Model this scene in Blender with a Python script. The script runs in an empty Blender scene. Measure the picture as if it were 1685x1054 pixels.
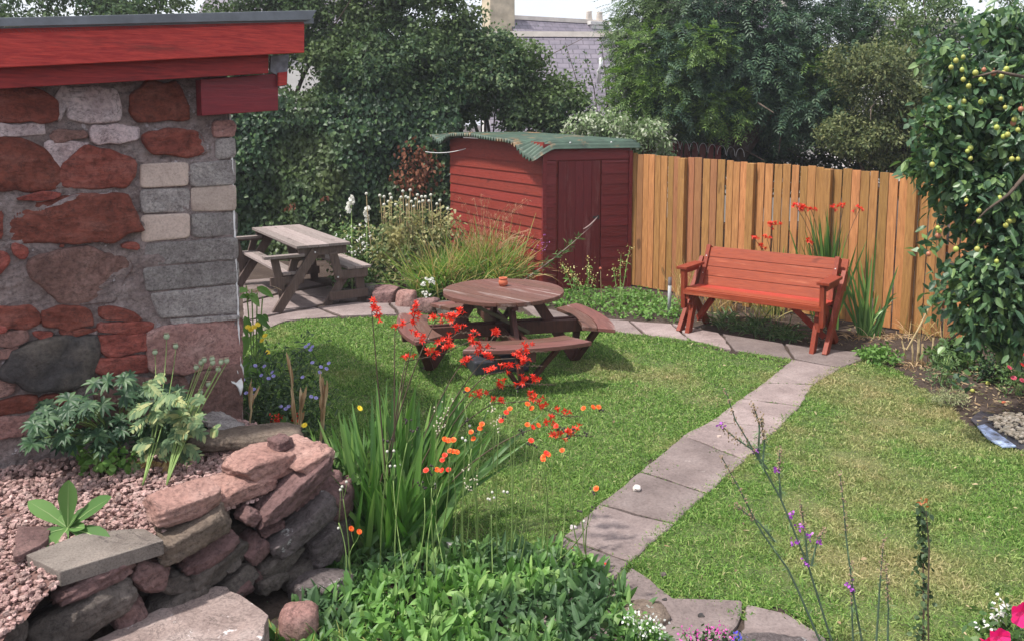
import bpy, bmesh, math, random
import numpy as np
from mathutils import Vector, Matrix
R = math.radians
rng = np.random.default_rng(7)
random.seed(7)
scene = bpy.context.scene
COL = scene.collection

# ---------------------------------------------------------------- camera, sky, sun, exposure
FPX, PXC, PYC, PITCH, EYE = 1400.0, 842.5, 362.0, R(7.0), 2.33
cam_d = bpy.data.cameras.new("camera"); cam = bpy.data.objects.new("camera", cam_d); COL.objects.link(cam)
cam.location = (0, 0, EYE); cam.rotation_euler = (R(90) - PITCH, 0, 0)
cam_d.sensor_width = 36; cam_d.lens = 36 * FPX / 1685; cam_d.shift_y = -(527 - PYC) / 1685
cam_d.clip_end = 500; cam_d.clip_start = .05
scene.camera = cam
SUN = Vector((-.42, -.20, .885)).normalized()
world = bpy.data.worlds.new("World"); scene.world = world; world.use_nodes = True
wn = world.node_tree; wn.nodes.clear()
sky = wn.nodes.new('ShaderNodeTexSky'); sky.sky_type = 'NISHITA'; sky.sun_disc = False
sky.sun_elevation = math.asin(SUN.z); sky.sun_rotation = math.atan2(SUN.x, SUN.y)
sky.air_density = 1.0; sky.dust_density = 4.0; sky.ozone_density = 1.5
wb = wn.nodes.new('ShaderNodeBackground'); wo = wn.nodes.new('ShaderNodeOutputWorld')
wm = wn.nodes.new('ShaderNodeMixRGB'); wm.inputs[0].default_value = .55
wnz = wn.nodes.new('ShaderNodeTexNoise'); wnz.inputs['Scale'].default_value = 2.5; wnz.inputs['Detail'].default_value = 6
wr = wn.nodes.new('ShaderNodeValToRGB'); wr.color_ramp.elements[0].color = (8.5, 9.0, 10.0, 1); wr.color_ramp.elements[1].color = (15, 15, 15.4, 1)
wn.links.new(wnz.outputs['Fac'], wr.inputs[0])
wn.links.new(sky.outputs[0], wm.inputs[1]); wn.links.new(wr.outputs[0], wm.inputs[2])
wn.links.new(wm.outputs[0], wb.inputs[0]); wb.inputs[1].default_value = .105
wn.links.new(wb.outputs[0], wo.inputs[0])
sd = bpy.data.lights.new("sun", 'SUN'); sd.energy = 4.4; sd.angle = R(2.2); sd.color = (1, .955, .88)
so = bpy.data.objects.new("sun", sd); COL.objects.link(so)
so.rotation_euler = SUN.to_track_quat('Z', 'Y').to_euler()
scene.view_settings.view_transform = 'Standard'; scene.view_settings.look = 'None'
scene.view_settings.exposure = 0.42; scene.view_settings.gamma = 1.0

# ---------------------------------------------------------------- reading positions off the ground plan
cp, sp = math.cos(PITCH), math.sin(PITCH)
def ray(px, py):
    a = (px - PXC) / FPX; b = -(py - PYC) / FPX
    return np.array([a, cp + b * sp, -sp + b * cp])
def G(px, py, z=0.0):
    d = ray(px, py); t = (z - EYE) / d[2]; return np.array([0, 0, EYE]) + d * t
def AT(px, py, Y):
    d = ray(px, py); return np.array([0, 0, EYE]) + d * (Y / d[1])
def HIT(px, py, p0, n):
    d = ray(px, py); o = np.array([0, 0, EYE]); t = np.dot(p0 - o, n) / np.dot(d, n); return o + d * t
def nrm(v):
    v = np.asarray(v, float); return v / (np.linalg.norm(v) + 1e-12)
V = lambda *a: np.array(a, float)

# ---------------------------------------------------------------- object bookkeeping
def link(o, parent=None):
    COL.objects.link(o)
    if parent is not None: o.parent = parent
    return o
def props(o, label=None, cat=None, group=None, kind=None):
    if label: o['label'] = label
    if cat: o['category'] = cat
    if group: o['group'] = group
    if kind: o['kind'] = kind
    return o
def thing(name, label, cat, loc=(0, 0, 0), rz=0.0, group=None):
    o = bpy.data.objects.new(name, None); o.empty_display_size = .1
    o.location = tuple(float(c) for c in loc); o.rotation_euler = (0, 0, rz)
    link(o); return props(o, label, cat, group)

class M:
    """collects vertices and faces; build() links them as one mesh object"""
    def __init__(s): s.v = []; s.q = []; s.t = []; s.n = 0; s.polys = []
    def addv(s, a):
        a = np.asarray(a, float).reshape(-1, 3); s.v.append(a); k = s.n; s.n += len(a); return k
    def quads(s, f): s.q.append(np.asarray(f, np.int64).reshape(-1, 4))
    def tris(s, f): s.t.append(np.asarray(f, np.int64).reshape(-1, 3))
    def poly(s, f): s.polys.append([int(i) for i in f])
    def build(s, name, mat, parent=None, smooth=False, off=None, bevel=0.0):
        v = np.concatenate(s.v) if s.v else np.zeros((0, 3))
        if off is not None: v = v - np.asarray(off, float)
        q = np.concatenate(s.q) if s.q else np.zeros((0, 4), np.int64)
        t = np.concatenate(s.t) if s.t else np.zeros((0, 3), np.int64)
        me = bpy.data.meshes.new(name)
        np_ = len(s.polys); pl = [len(p) for p in s.polys]
        loops = np.concatenate([q.ravel(), t.ravel(), np.array([i for p in s.polys for i in p], np.int64)])
        tot = np.concatenate([np.full(len(q), 4), np.full(len(t), 3), np.array(pl, np.int64)]).astype(np.int32)
        st = np.concatenate([[0], np.cumsum(tot)[:-1]]).astype(np.int32) if len(tot) else np.zeros(0, np.int32)
        me.vertices.add(len(v)); me.vertices.foreach_set('co', v.astype(np.float32).ravel())
        me.loops.add(len(loops)); me.loops.foreach_set('vertex_index', loops.astype(np.int32))
        me.polygons.add(len(tot)); me.polygons.foreach_set('loop_start', st); me.polygons.foreach_set('loop_total', tot)
        me.update(calc_edges=True); me.validate()
        me.polygons.foreach_set('use_smooth', np.full(len(me.polygons), bool(smooth)))
        for m_ in (mat if isinstance(mat, (list, tuple)) else [mat]): me.materials.append(m_)
        o = bpy.data.objects.new(name, me); link(o, parent)
        if bevel:
            b = o.modifiers.new('bevel', 'BEVEL'); b.width = bevel; b.segments = 2; b.limit_method = 'ANGLE'; b.angle_limit = R(40)
        return o
    # -- solids
    def box(s, c, sx, sy, sz, rot=None):
        c = np.asarray(c, float)
        p = np.array([[x, y, z] for x in (-.5, .5) for y in (-.5, .5) for z in (-.5, .5)]) * (sx, sy, sz)
        if rot is not None: p = p @ np.asarray(rot).T
        k = s.addv(p + c)
        s.quads(np.array([[0, 1, 3, 2], [4, 6, 7, 5], [0, 4, 5, 1], [2, 3, 7, 6], [0, 2, 6, 4], [1, 5, 7, 3]]) + k)
    def beam(s, a, b, w, h, up=(0, 0, 1), ext=0.0):
        """bar from a to b, w wide sideways, h tall along up"""
        a = np.asarray(a, float); b = np.asarray(b, float); d = nrm(b - a); a = a - d * ext; b = b + d * ext
        u = np.asarray(up, float); sd_ = nrm(np.cross(d, u)); u = nrm(np.cross(sd_, d))
        s.box((a + b) / 2, np.linalg.norm(b - a), w, h, np.stack([d, sd_, u], 1))
    def prism(s, pts, dvec):
        """polygon pts extruded by dvec"""
        pts = np.asarray(pts, float); n = len(pts); k = s.addv(pts); k2 = s.addv(pts + np.asarray(dvec))
        s.poly(list(range(k, k + n))); s.poly([k2 + n - 1 - i for i in range(n)])
        for i in range(n):
            j = (i + 1) % n; s.quads([[k + j, k + i, k2 + i, k2 + j]])
    def tube(s, pts, rad, n=6, cap=True):
        pts = np.asarray(pts, float); m = len(pts)
        rad = np.full(m, rad, float) if np.isscalar(rad) else np.asarray(rad, float)
        d = np.gradient(pts, axis=0); d /= np.linalg.norm(d, axis=1)[:, None] + 1e-9
        ref = V(0, 0, 1) if abs(d[:, 2]).mean() < .8 else V(1, 0, 0)
        a = np.cross(d, ref); a /= np.linalg.norm(a, axis=1)[:, None] + 1e-9; b = np.cross(d, a)
        th = np.arange(n) / n * 2 * math.pi
        vv = pts[:, None] + rad[:, None, None] * (np.cos(th)[None, :, None] * a[:, None] + np.sin(th)[None, :, None] * b[:, None])
        k = s.addv(vv.reshape(-1, 3))
        i = np.arange(m - 1)[:, None]; j = np.arange(n)[None, :]; j2 = (j + 1) % n
        s.quads((np.stack([i * n + j, i * n + j2, (i + 1) * n + j2, (i + 1) * n + j], -1) + k).reshape(-1, 4))
        if cap: s.poly([k + q for q in range(n)][::-1]); s.poly([k + (m - 1) * n + q for q in range(n)])
    def lathe(s, prof, c=(0, 0, 0), n=24):
        prof = np.asarray(prof, float); th = np.arange(n) / n * 2 * math.pi; m = len(prof)
        vv = np.stack([prof[:, 0][:, None] * np.cos(th), prof[:, 0][:, None] * np.sin(th), np.repeat(prof[:, 1][:, None], n, 1)], -1) + np.asarray(c)
        k = s.addv(vv.reshape(-1, 3)); i = np.arange(m - 1)[:, None]; j = np.arange(n)[None, :]; j2 = (j + 1) % n
        s.quads((np.stack([i * n + j, i * n + j2, (i + 1) * n + j2, (i + 1) * n + j], -1) + k).reshape(-1, 4))
    # -- many leaves at once: strips with K rows
    def leaves(s, P, D, N, L, W, prof=((0, .12), (.35, 1), (.7, .75), (1, .03)), bend=.15, fold=.0, curl=None, grav=V(0, 0, -1)):
        P = np.asarray(P, float).reshape(-1, 3); n = len(P)
        if n == 0: return
        D = np.broadcast_to(np.asarray(D, float), (n, 3)).copy(); D /= np.linalg.norm(D, axis=1)[:, None] + 1e-9
        N = np.broadcast_to(np.asarray(N, float), (n, 3)); S = np.cross(D, N); S /= np.linalg.norm(S, axis=1)[:, None] + 1e-9
        N = np.cross(S, D)
        L = np.broadcast_to(np.asarray(L, float), (n,)); W = np.broadcast_to(np.asarray(W, float), (n,)); bend = np.broadcast_to(np.asarray(bend, float), (n,))
        K = len(prof); cols = 3 if fold else 2
        out = np.zeros((n, K, cols, 3))
        for k, (t, w) in enumerate(prof):
            c = P + D * (L * t)[:, None] + grav * (bend * L * t * t)[:, None]
            h = (W * w * .5)[:, None]
            if fold:
                out[:, k, 0] = c - S * h + N * h * fold; out[:, k, 1] = c; out[:, k, 2] = c + S * h + N * h * fold
            else:
                out[:, k, 0] = c - S * h; out[:, k, 1] = c + S * h
        k0 = s.addv(out.reshape(-1, 3)); base = (np.arange(n) * K * cols)[:, None]
        f = []
        for k in range(K - 1):
            for c in range(cols - 1):
                f.append([k * cols + c, k * cols + c + 1, (k + 1) * cols + c + 1, (k + 1) * cols + c])
        f = np.array(f); s.quads((base[:, :, None] + f[None]).reshape(-1, 4) + k0)
    def ball(s, c, r, n=8, m=5, sq=(1, 1, 1)):
        c = np.asarray(c, float); th = np.linspace(0, math.pi, m); prof = np.stack([np.sin(th) * r, -np.cos(th) * r], 1)
        k = s.n; s.lathe(prof, (0, 0, 0), n); s.v[-1] = s.v[-1] * np.asarray(sq) + c

def rand_dirs(n, up=0.0, r=rng):
    d = r.normal(size=(n, 3)); d[:, 2] += up; return d / (np.linalg.norm(d, axis=1)[:, None] + 1e-9)

def wob(p, seed=0, f=1.0):
    """cheap smooth noise at points p, about -1..1"""
    r = np.random.default_rng(seed); out = np.zeros(len(p))
    for k in range(7):
        w = r.normal(size=3) * f * (1 + k * .55); out += np.sin(p @ w + r.uniform(0, 6.28)) / (1 + k * .45)
    return out / 3.2

_cs = {}
def cubesphere(n):
    if n in _cs: return _cs[n]
    bm = bmesh.new(); bmesh.ops.create_cube(bm, size=2)
    bmesh.ops.subdivide_edges(bm, edges=bm.edges[:], cuts=n, use_grid_fill=True)
    v = np.array([x.co[:] for x in bm.verts]); f = np.array([[y.index for y in x.verts] for x in bm.faces]); bm.free()
    _cs[n] = (v, f); return _cs[n]
def rock(m, c, ax, hs, seed=0, p=5.0, res=7, rough=.05, cuts=5):
    """rounded, faceted rock added to m: ax columns are its axes, hs half sizes"""
    v, f = cubesphere(res); r = np.random.default_rng(seed)
    u = v / ((np.abs(v) ** p).sum(1) ** (1 / p))[:, None]
    for _ in range(cuts):
        n = nrm(r.normal(size=3)); h = np.abs(n).sum() * r.uniform(.52, .78); d = u @ n - h
        u = u - np.maximum(d, 0)[:, None] * n * .9
    hs_ = np.asarray(hs); q_ = u * hs_
    u = u * (1 + (rough * wob(u * 1.7, seed + 1, 1.6) + rough * .55 * wob(u * 5, seed + 2, 1.6))[:, None] + (.0035 / hs_.min() * wob(q_ * 60, seed + 3, 1.0) + .0018 / hs_.min() * wob(q_ * 140, seed + 4, 1.0))[:, None])
    w = (u * np.asarray(hs)) @ np.asarray(ax).T + np.asarray(c)
    k = m.addv(w); m.quads(f + k)

# ---------------------------------------------------------------- procedural materials
def newmat(name):
    m = bpy.data.materials.new(name); m.use_nodes = True; nt = m.node_tree
    b = nt.nodes['Principled BSDF']; return m, nt, b, nt.nodes['Material Output']
def ramp(nt, fac, stops, interp='LINEAR'):
    r = nt.nodes.new('ShaderNodeValToRGB'); e = r.color_ramp.elements; r.color_ramp.interpolation = interp
    while len(e) < len(stops): e.new(.5)
    for k, (p, c) in enumerate(stops): e[k].position = p; e[k].color = (*c, 1)
    nt.links.new(fac, r.inputs[0]); return r.outputs[0]
def noise(nt, scale, detail=4, rough=.55, coord='Object', stretch=None, dist=0.0):
    tc = nt.nodes.new('ShaderNodeTexCoord'); mp = nt.nodes.new('ShaderNodeMapping'); nt.links.new(tc.outputs[coord], mp.inputs[0])
    if stretch: mp.inputs['Scale'].default_value = stretch
    n = nt.nodes.new('ShaderNodeTexNoise'); n.inputs['Scale'].default_value = scale; n.inputs['Detail'].default_value = detail
    n.inputs['Roughness'].default_value = rough; n.inputs['Distortion'].default_value = dist
    nt.links.new(mp.outputs[0], n.inputs[0]); return n.outputs['Fac'], mp
def mix(nt, a, b, fac, mode='MIX'):
    x = nt.nodes.new('ShaderNodeMixRGB'); x.blend_type = mode
    for i, q in ((0, fac), (1, a), (2, b)):
        if isinstance(q, (int, float)): x.inputs[i].default_value = q
        elif isinstance(q, tuple): x.inputs[i].default_value = (*q, 1)
        else: nt.links.new(q, x.inputs[i])
    return x.outputs[0]
def maprange(nt, v, a, b, c=0.0, d=1.0):
    x = nt.nodes.new('ShaderNodeMapRange'); nt.links.new(v, x.inputs[0])
    for i, q in enumerate((a, b, c, d)): x.inputs[i + 1].default_value = q
    return x.outputs[0]
def bump(nt, b, h, strength=.4, dist=.01, prev=None):
    x = nt.nodes.new('ShaderNodeBump'); x.inputs['Strength'].default_value = strength; x.inputs['Distance'].default_value = dist
    nt.links.new(h, x.inputs['Height'])
    if prev is not None: nt.links.new(prev, x.inputs['Normal'])
    nt.links.new(x.outputs[0], b.inputs['Normal']); return x.outputs[0]
def island(nt):
    g = nt.nodes.new('ShaderNodeNewGeometry'); return g.outputs['Random Per Island']

def leafmat(name, cols, rough=.5, trans=.3, spec=.4, patch=None, pscale=1.5):
    m, nt, b, out = newmat(name)
    n = len(cols); c = ramp(nt, island(nt), [(i / max(1, n - 1), q) for i, q in enumerate(cols)])
    if patch:
        f, _ = noise(nt, pscale, 3); f = maprange(nt, f, .45, .62); c = mix(nt, c, patch, f)
    nt.links.new(c, b.inputs['Base Color']); b.inputs['Roughness'].default_value = rough; b.inputs['Specular IOR Level'].default_value = spec
    if trans:
        t = nt.nodes.new('ShaderNodeBsdfTranslucent'); x = nt.nodes.new('ShaderNodeMixShader'); x.inputs[0].default_value = trans
        hs = nt.nodes.new('ShaderNodeHueSaturation'); hs.inputs['Saturation'].default_value = 1.15; hs.inputs['Value'].default_value = 1.5
        nt.links.new(c, hs.inputs['Color']); nt.links.new(hs.outputs[0], t.inputs[0])
        nt.links.new(b.outputs[0], x.inputs[1]); nt.links.new(t.outputs[0], x.inputs[2]); nt.links.new(x.outputs[0], out.inputs[0])
    return m
def plain(name, col, rough=.6, var=.25, scale=12, spec=.4, metal=0.0, bmp=.15):
    m, nt, b, out = newmat(name)
    f, _ = noise(nt, scale, 5); c = ramp(nt, f, [(.3, tuple(x * (1 - var) for x in col)), (.7, tuple(min(1, x * (1 + var)) for x in col))])
    nt.links.new(c, b.inputs['Base Color']); b.inputs['Roughness'].default_value = rough; b.inputs['Specular IOR Level'].default_value = spec
    b.inputs['Metallic'].default_value = metal
    if bmp: f2, _ = noise(nt, scale * 6, 4); bump(nt, b, f2, bmp, .005)
    return m
def wood(name, c1, c2, axis='x', rough=.6, wear=None, wearamt=.5, spec=.3, gloss=None, grain=1.0, islandvar=.35, knots=.7):
    """timber with grain running along one object axis; wear = colour of weathered streaks"""
    m, nt, b, out = newmat(name)
    st = {'x': (.9, 9, 9), 'y': (9, .9, 9), 'z': (9, 9, .9)}[axis]
    f, mp = noise(nt, 7 * grain, 8, .62, stretch=st, dist=.6)
    # shift the grain per board
    vm = nt.nodes.new('ShaderNodeVectorMath'); vm.operation = 'ADD'; tc = nt.nodes.new('ShaderNodeTexCoord')
    isl = island(nt); mm = nt.nodes.new('ShaderNodeMath'); mm.operation = 'MULTIPLY'; mm.inputs[1].default_value = 17; nt.links.new(isl, mm.inputs[0])
    cx = nt.nodes.new('ShaderNodeCombineXYZ'); [nt.links.new(mm.outputs[0], cx.inputs[i]) for i in range(3)]
    nt.links.new(tc.outputs['Object'], vm.inputs[0]); nt.links.new(cx.outputs[0], vm.inputs[1]); nt.links.new(vm.outputs[0], mp.inputs[0])
    c = ramp(nt, f, [(.28, c2), (.5, tuple((p + q) / 2 for p, q in zip(c1, c2))), (.72, c1)])
    hs = nt.nodes.new('ShaderNodeHueSaturation'); nt.links.new(c, hs.inputs['Color'])
    nt.links.new(maprange(nt, isl, 0, 1, 1 - islandvar, 1 + islandvar), hs.inputs['Value'])
    hv_ = .012 if islandvar > .15 else .002
    nt.links.new(maprange(nt, isl, 0, 1, .5 + hv_, .5 - hv_), hs.inputs['Hue']); c = hs.outputs[0]
    if knots:
        kv, mk = noise(nt, 6.5, 2, .4, stretch={'x': (.45, 1.3, 1.3), 'y': (1.3, .45, 1.3), 'z': (1.3, 1.3, .45)}[axis]); nt.links.new(vm.outputs[0], mk.inputs[0])
        c = mix(nt, c, tuple(q * .35 for q in c2), maprange(nt, kv, .70, .75, 0, knots))
    if wear:
        g, mp2 = noise(nt, 2.2, 8, .75, stretch=tuple(x * .35 for x in st)); nt.links.new(vm.outputs[0], mp2.inputs[0])
        w = maprange(nt, g, .56, .68, 0, wearamt); c = mix(nt, c, wear, w)
    nt.links.new(c, b.inputs['Base Color']); b.inputs['Roughness'].default_value = rough; b.inputs['Specular IOR Level'].default_value = spec
    bump(nt, b, f, .35, .006); return m
def stone(name, cols, scale=6, rough=.85, bmp=.6, lichen=None, lichamt=.62, band=None, fine=45, spots=None, mott=.68, cracks=.7):
    m, nt, b, out = newmat(name)
    f, mp = noise(nt, scale, 8, .62)
    if band: mp.inputs['Scale'].default_value = band
    n = len(cols); c = ramp(nt, f, [(.25 + .5 * i / max(1, n - 1), q) for i, q in enumerate(cols)])
    hs = nt.nodes.new('ShaderNodeHueSaturation'); nt.links.new(c, hs.inputs['Color']); isl = island(nt)
    nt.links.new(maprange(nt, isl, 0, 1, .72, 1.3), hs.inputs['Value']); nt.links.new(maprange(nt, isl, 0, 1, .504, .494), hs.inputs['Hue']); c = hs.outputs[0]
    g, _ = noise(nt, fine, 6, .7); c = mix(nt, c, ramp(nt, g, [(.32, (.30, .28, .28)), (.50, (.92, .92, .92)), (.70, (1.25, 1.22, 1.2))]), mott, 'MULTIPLY')
    h_, mh = noise(nt, scale * 2.6, 9, .8, dist=.8)
    if band: mh.inputs['Scale'].default_value = band
    c = mix(nt, c, ramp(nt, h_, [(.30, (.45, .40, .40)), (.52, (1, 1, 1)), (.72, (1.28, 1.22, 1.2))]), mott, 'MULTIPLY')
    if cracks:
        k_, mk = noise(nt, scale * .9, 7, .7, dist=1.4); mk.inputs['Scale'].default_value = (1, 1, 1.9); mk.inputs['Location'].default_value = (3, 1, 7)
        c = mix(nt, c, (.045, .035, .035), ramp(nt, k_, [(.488, (0, 0, 0)), (.5, (cracks,) * 3), (.512, (0, 0, 0))]))
    if lichen:
        l, _ = noise(nt, 9, 9, .75); c = mix(nt, c, lichen, maprange(nt, l, lichamt, lichamt + .04, 0, .8))
    nt.links.new(c, b.inputs['Base Color']); b.inputs['Roughness'].default_value = rough; b.inputs['Specular IOR Level'].default_value = .25
    p = bump(nt, b, f, min(1, bmp * 1.2), .05); p = bump(nt, b, g, min(1, bmp * 1.2), .012, p); v_ , _ = noise(nt, fine * .35, 10, .8, dist=.4); bump(nt, b, v_, min(1, bmp), .02, p); return m

# ================================================================ SETTING
def inpoly(px, py, poly):
    n = len(poly); c = np.zeros(len(px), bool); j = n - 1
    for i in range(n):
        xi, yi = poly[i][:2]; xj, yj = poly[j][:2]
        c ^= ((yi > py) != (yj > py)) & (px < (xj - xi) * (py - yi) / (yj - yi + 1e-12) + xi); j = i
    return c
def gp(lst, z=0.0): return [G(x, y, z) for x, y in lst]
def ragged(poly, step=.08, amp=.03, seed=1):
    r = np.random.default_rng(seed); out = []
    for i in range(len(poly)):
        a = np.asarray(poly[i][:2]); b = np.asarray(poly[(i + 1) % len(poly)][:2]); n = max(1, int(np.linalg.norm(b - a) / step))
        for k in range(n):
            out.append(a + (b - a) * k / n + r.normal(size=2) * amp * .5)
    out = np.array(out); return [V(x, y, 0) for x, y in out]

# soil ground: one sheet to the horizon
m_, nt, b_, o_ = newmat('soil')
f1, _ = noise(nt, 3, 8, .7); f2, _ = noise(nt, 40, 6, .75)
c_ = ramp(nt, f1, [(.3, (.050, .037, .032)), (.5, (.085, .062, .052)), (.7, (.13, .10, .085))])
c_ = mix(nt, c_, ramp(nt, f2, [(.35, (.45, .45, .45)), (.62, (1, 1, 1)), (.72, (1.5, 1.4, 1.3))]), .8, 'MULTIPLY')
nt.links.new(c_, b_.inputs['Base Color']); b_.inputs['Roughness'].default_value = .95; b_.inputs['Specular IOR Level'].default_value = .1
bump(nt, b_, f2, .8, .02); SOIL = m_
gm = M(); gm.addv([(-150, -100, 0), (150, -100, 0), (150, 200, 0), (-150, 200, 0)]); gm.poly([0, 1, 2, 3])
props(gm.build('ground', SOIL), kind='structure')
SHED_Y = 11.05

# lawn base
m_, nt, b_, o_ = newmat('lawn_base')
pf, _ = noise(nt, .75, 4, .6); f2, _ = noise(nt, 14, 6, .7)
c_ = ramp(nt, f2, [(.3, (.035, .055, .014)), (.6, (.085, .12, .03)), (.75, (.19, .17, .075))])
c_ = mix(nt, c_, (.20, .165, .075), maprange(nt, pf, .5, .66, 0, .55))
nt.links.new(c_, b_.inputs['Base Color']); b_.inputs['Roughness'].default_value = .95; bump(nt, b_, f2, .8, .02); LAWNB = m_
LEFT = gp([(380, 600), (410, 547), (470, 530), (560, 524), (640, 522), (720, 514), (800, 508), (860, 517), (985, 545), (1110, 562), (1200, 580), (1290, 598), (1240, 640), (1180, 690), (1120, 717), (1050, 777), (960, 852), (905, 893), (870, 930), (740, 930), (700, 900), (640, 800), (520, 720), (420, 680)])
RIGHT = gp([(1374, 607), (1420, 590), (1480, 612), (1530, 645), (1600, 700), (1690, 745), (1760, 800), (1800, 1100), (1420, 1100), (1360, 1045), (1300, 1010), (1180, 985), (1110, 982), (1028, 930), (1103, 862), (1158, 812), (1220, 757), (1275, 705), (1312, 668), (1336, 632)])
LEFTR = ragged(LEFT, .07, .055, seed=2); RIGHTR = ragged(RIGHT, .07, .055, seed=3)
lm_ = M()
for pl in (LEFTR, RIGHTR):
    k = lm_.addv([(p[0], p[1], .004) for p in pl]); lm_.poly(list(range(k, k + len(pl)))[::-1])
lo = lm_.build('lawn', LAWNB); props(lo, kind='structure')
lo.data.update()

# grass blades
m_, nt, b_, o_ = newmat('grass_blades')
pf, _ = noise(nt, .75, 4, .6); p2, _ = noise(nt, 5, 5, .65); p3, _ = noise(nt, .33, 2, .5)
isl = island(nt)
gr = ramp(nt, isl, [(0, (.055, .125, .024)), (.3, (.12, .24, .045)), (.65, (.20, .345, .070)), (.92, (.29, .41, .115)), (1, (.50, .46, .24))])
dr = ramp(nt, isl, [(0, (.19, .21, .07)), (.5, (.37, .33, .15)), (1, (.54, .46, .25))])
# dry turf builds up over the right-hand lawn
tc = nt.nodes.new('ShaderNodeTexCoord'); sx = nt.nodes.new('ShaderNodeSeparateXYZ'); nt.links.new(tc.outputs['Object'], sx.inputs[0])
east = maprange(nt, sx.outputs[0], .3, 3.0, -.10, .055)
ad = nt.nodes.new('ShaderNodeMath'); ad.operation = 'ADD'; nt.links.new(pf, ad.inputs[0]); nt.links.new(east, ad.inputs[1])
ad2 = nt.nodes.new('ShaderNodeMath'); ad2.operation = 'ADD'; ad2.inputs[1].default_value = 0; nt.links.new(ad.outputs[0], ad2.inputs[0]); nt.links.new(maprange(nt, p2, 0, 1, -.16, .16), ad2.inputs[1])
dfac = maprange(nt, ad2.outputs[0], .47, .66, 0, .95)
c_ = mix(nt, gr, dr, dfac)
nt.links.new(c_, b_.inputs['Base Color']); b_.inputs['Roughness'].default_value = .55; b_.inputs['Specular IOR Level'].default_value = .3
t_ = nt.nodes.new('ShaderNodeBsdfTranslucent'); x_ = nt.nodes.new('ShaderNodeMixShader'); x_.inputs[0].default_value = .3
nt.links.new(c_, t_.inputs[0]); nt.links.new(b_.outputs[0], x_.inputs[1]); nt.links.new(t_.outputs[0], x_.inputs[2]); nt.links.new(x_.outputs[0], o_.inputs[0])
GRASS = m_
def scatter(poly, dens_near, falloff=4.0):
    P = np.array(poly)[:, :2]; lo, hi = P.min(0), P.max(0); area = np.prod(hi - lo); n = int(area * dens_near)
    q = rng.uniform(lo, hi, (n, 2)); q = q[q[:, 1] > 3.0]
    keep = rng.uniform(size=len(q)) < np.clip((falloff / np.maximum(q[:, 1], .1)) ** 1.3, .22, 1)
    q = q[keep]; vis = np.abs(q[:, 0]) < q[:, 1] * .64 + .3; q = q[vis]
    return q[inpoly(q[:, 0], q[:, 1], P)]
gm = M()
for pl, dn in ((LEFTR, 17000), (RIGHTR, 17000)):
    q = scatter(pl, dn); n = len(q); P = np.column_stack([q, np.full(n, .003)])
    tuft = wob(np.column_stack([q, q[:, 0] * 0]) * 3.0, 5, 1.5); tall = wob(np.column_stack([q, q[:, 0] * 0]) * .8, 9, 1.2)
    big_ = wob(np.column_stack([q, q[:, 0] * 0]) * 7.0, 15, 1.3)
    L = (.034 + .017 * tuft + .015 * tall + .016 * big_) * rng.uniform(.45, 1.8, n); L = np.clip(L, .010, .12)
    D = rand_dirs(n, 1.3); D[:, 2] = np.abs(D[:, 2]) + .15
    sc = np.clip(P[:, 1] / 4.5, 1, 2)
    gm.leaves(P, D, rand_dirs(n), L, .0042 * sc * rng.uniform(.7, 1.3, n), prof=((0, 1), (.6, .8), (1, .1)), bend=.45)
# longer blades leaning over the edges of the flags
EL = [(1303, 590), (1255, 630), (1218, 655), (1168, 692), (1122, 716), (1052, 775), (985, 829), (925, 882)]; ER = [(1385, 605), (1340, 632), (1318, 668), (1282, 705), (1228, 757), (1165, 812), (1112, 862), (1038, 925)]
BT = [(1030, 934), (1105, 984), (1225, 990), (1300, 1008), (1365, 1050)]; FA = [(985, 545), (1060, 553), (1135, 562), (1205, 578), (1300, 594)]
for line, sg in ((EL, -1), (ER, 1), (BT, 1), (FA, -1)):
    for a_, b_ in zip(line[:-1], line[1:]):
        a2, b2 = G(*a_), G(*b_); L0 = np.linalg.norm(b2 - a2); n = int(L0 * 1500); t = rng.uniform(0, 1, n); P = a2 + (b2 - a2) * t[:, None]; dens = wob(P * 9, 77, 1.2) > -.35; P = P[dens]; n = len(P)
        side = nrm(np.cross(b2 - a2, V(0, 0, 1))); P = P + side * (rng.normal(size=n) * .032)[:, None] + V(0, 0, .006)
        D = rand_dirs(n, .9); D[:, 2] = np.abs(D[:, 2]) + .1; gm.leaves(P, D, rand_dirs(n), rng.uniform(.02, .062, n), .005, prof=((0, 1), (.6, .8), (1, .1)), bend=.5)
for pl in (LEFTR, RIGHTR):
    PP = np.array(pl)[:, :2]; q = rng.uniform(PP.min(0), PP.max(0), (260, 2)); q = q[inpoly(q[:, 0], q[:, 1], PP)]
    for x, y in q:
        n = int(rng.uniform(30, 110)); P = V(x, y, .004) + rng.normal(size=(n, 3)) * (.05, .04, 0); D = rand_dirs(n, 1.1); D[:, 2] = np.abs(D[:, 2]) + .1
        gm.leaves(P, D, rand_dirs(n), rng.uniform(.035, .095, n), rng.uniform(.004, .008), prof=((0, 1), (.6, .8), (1, .1)), bend=.6)
props(gm.build('grass', GRASS), 'short mottled green and straw-coloured mown grass covering the lawn', 'grass', kind='stuff')

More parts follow.
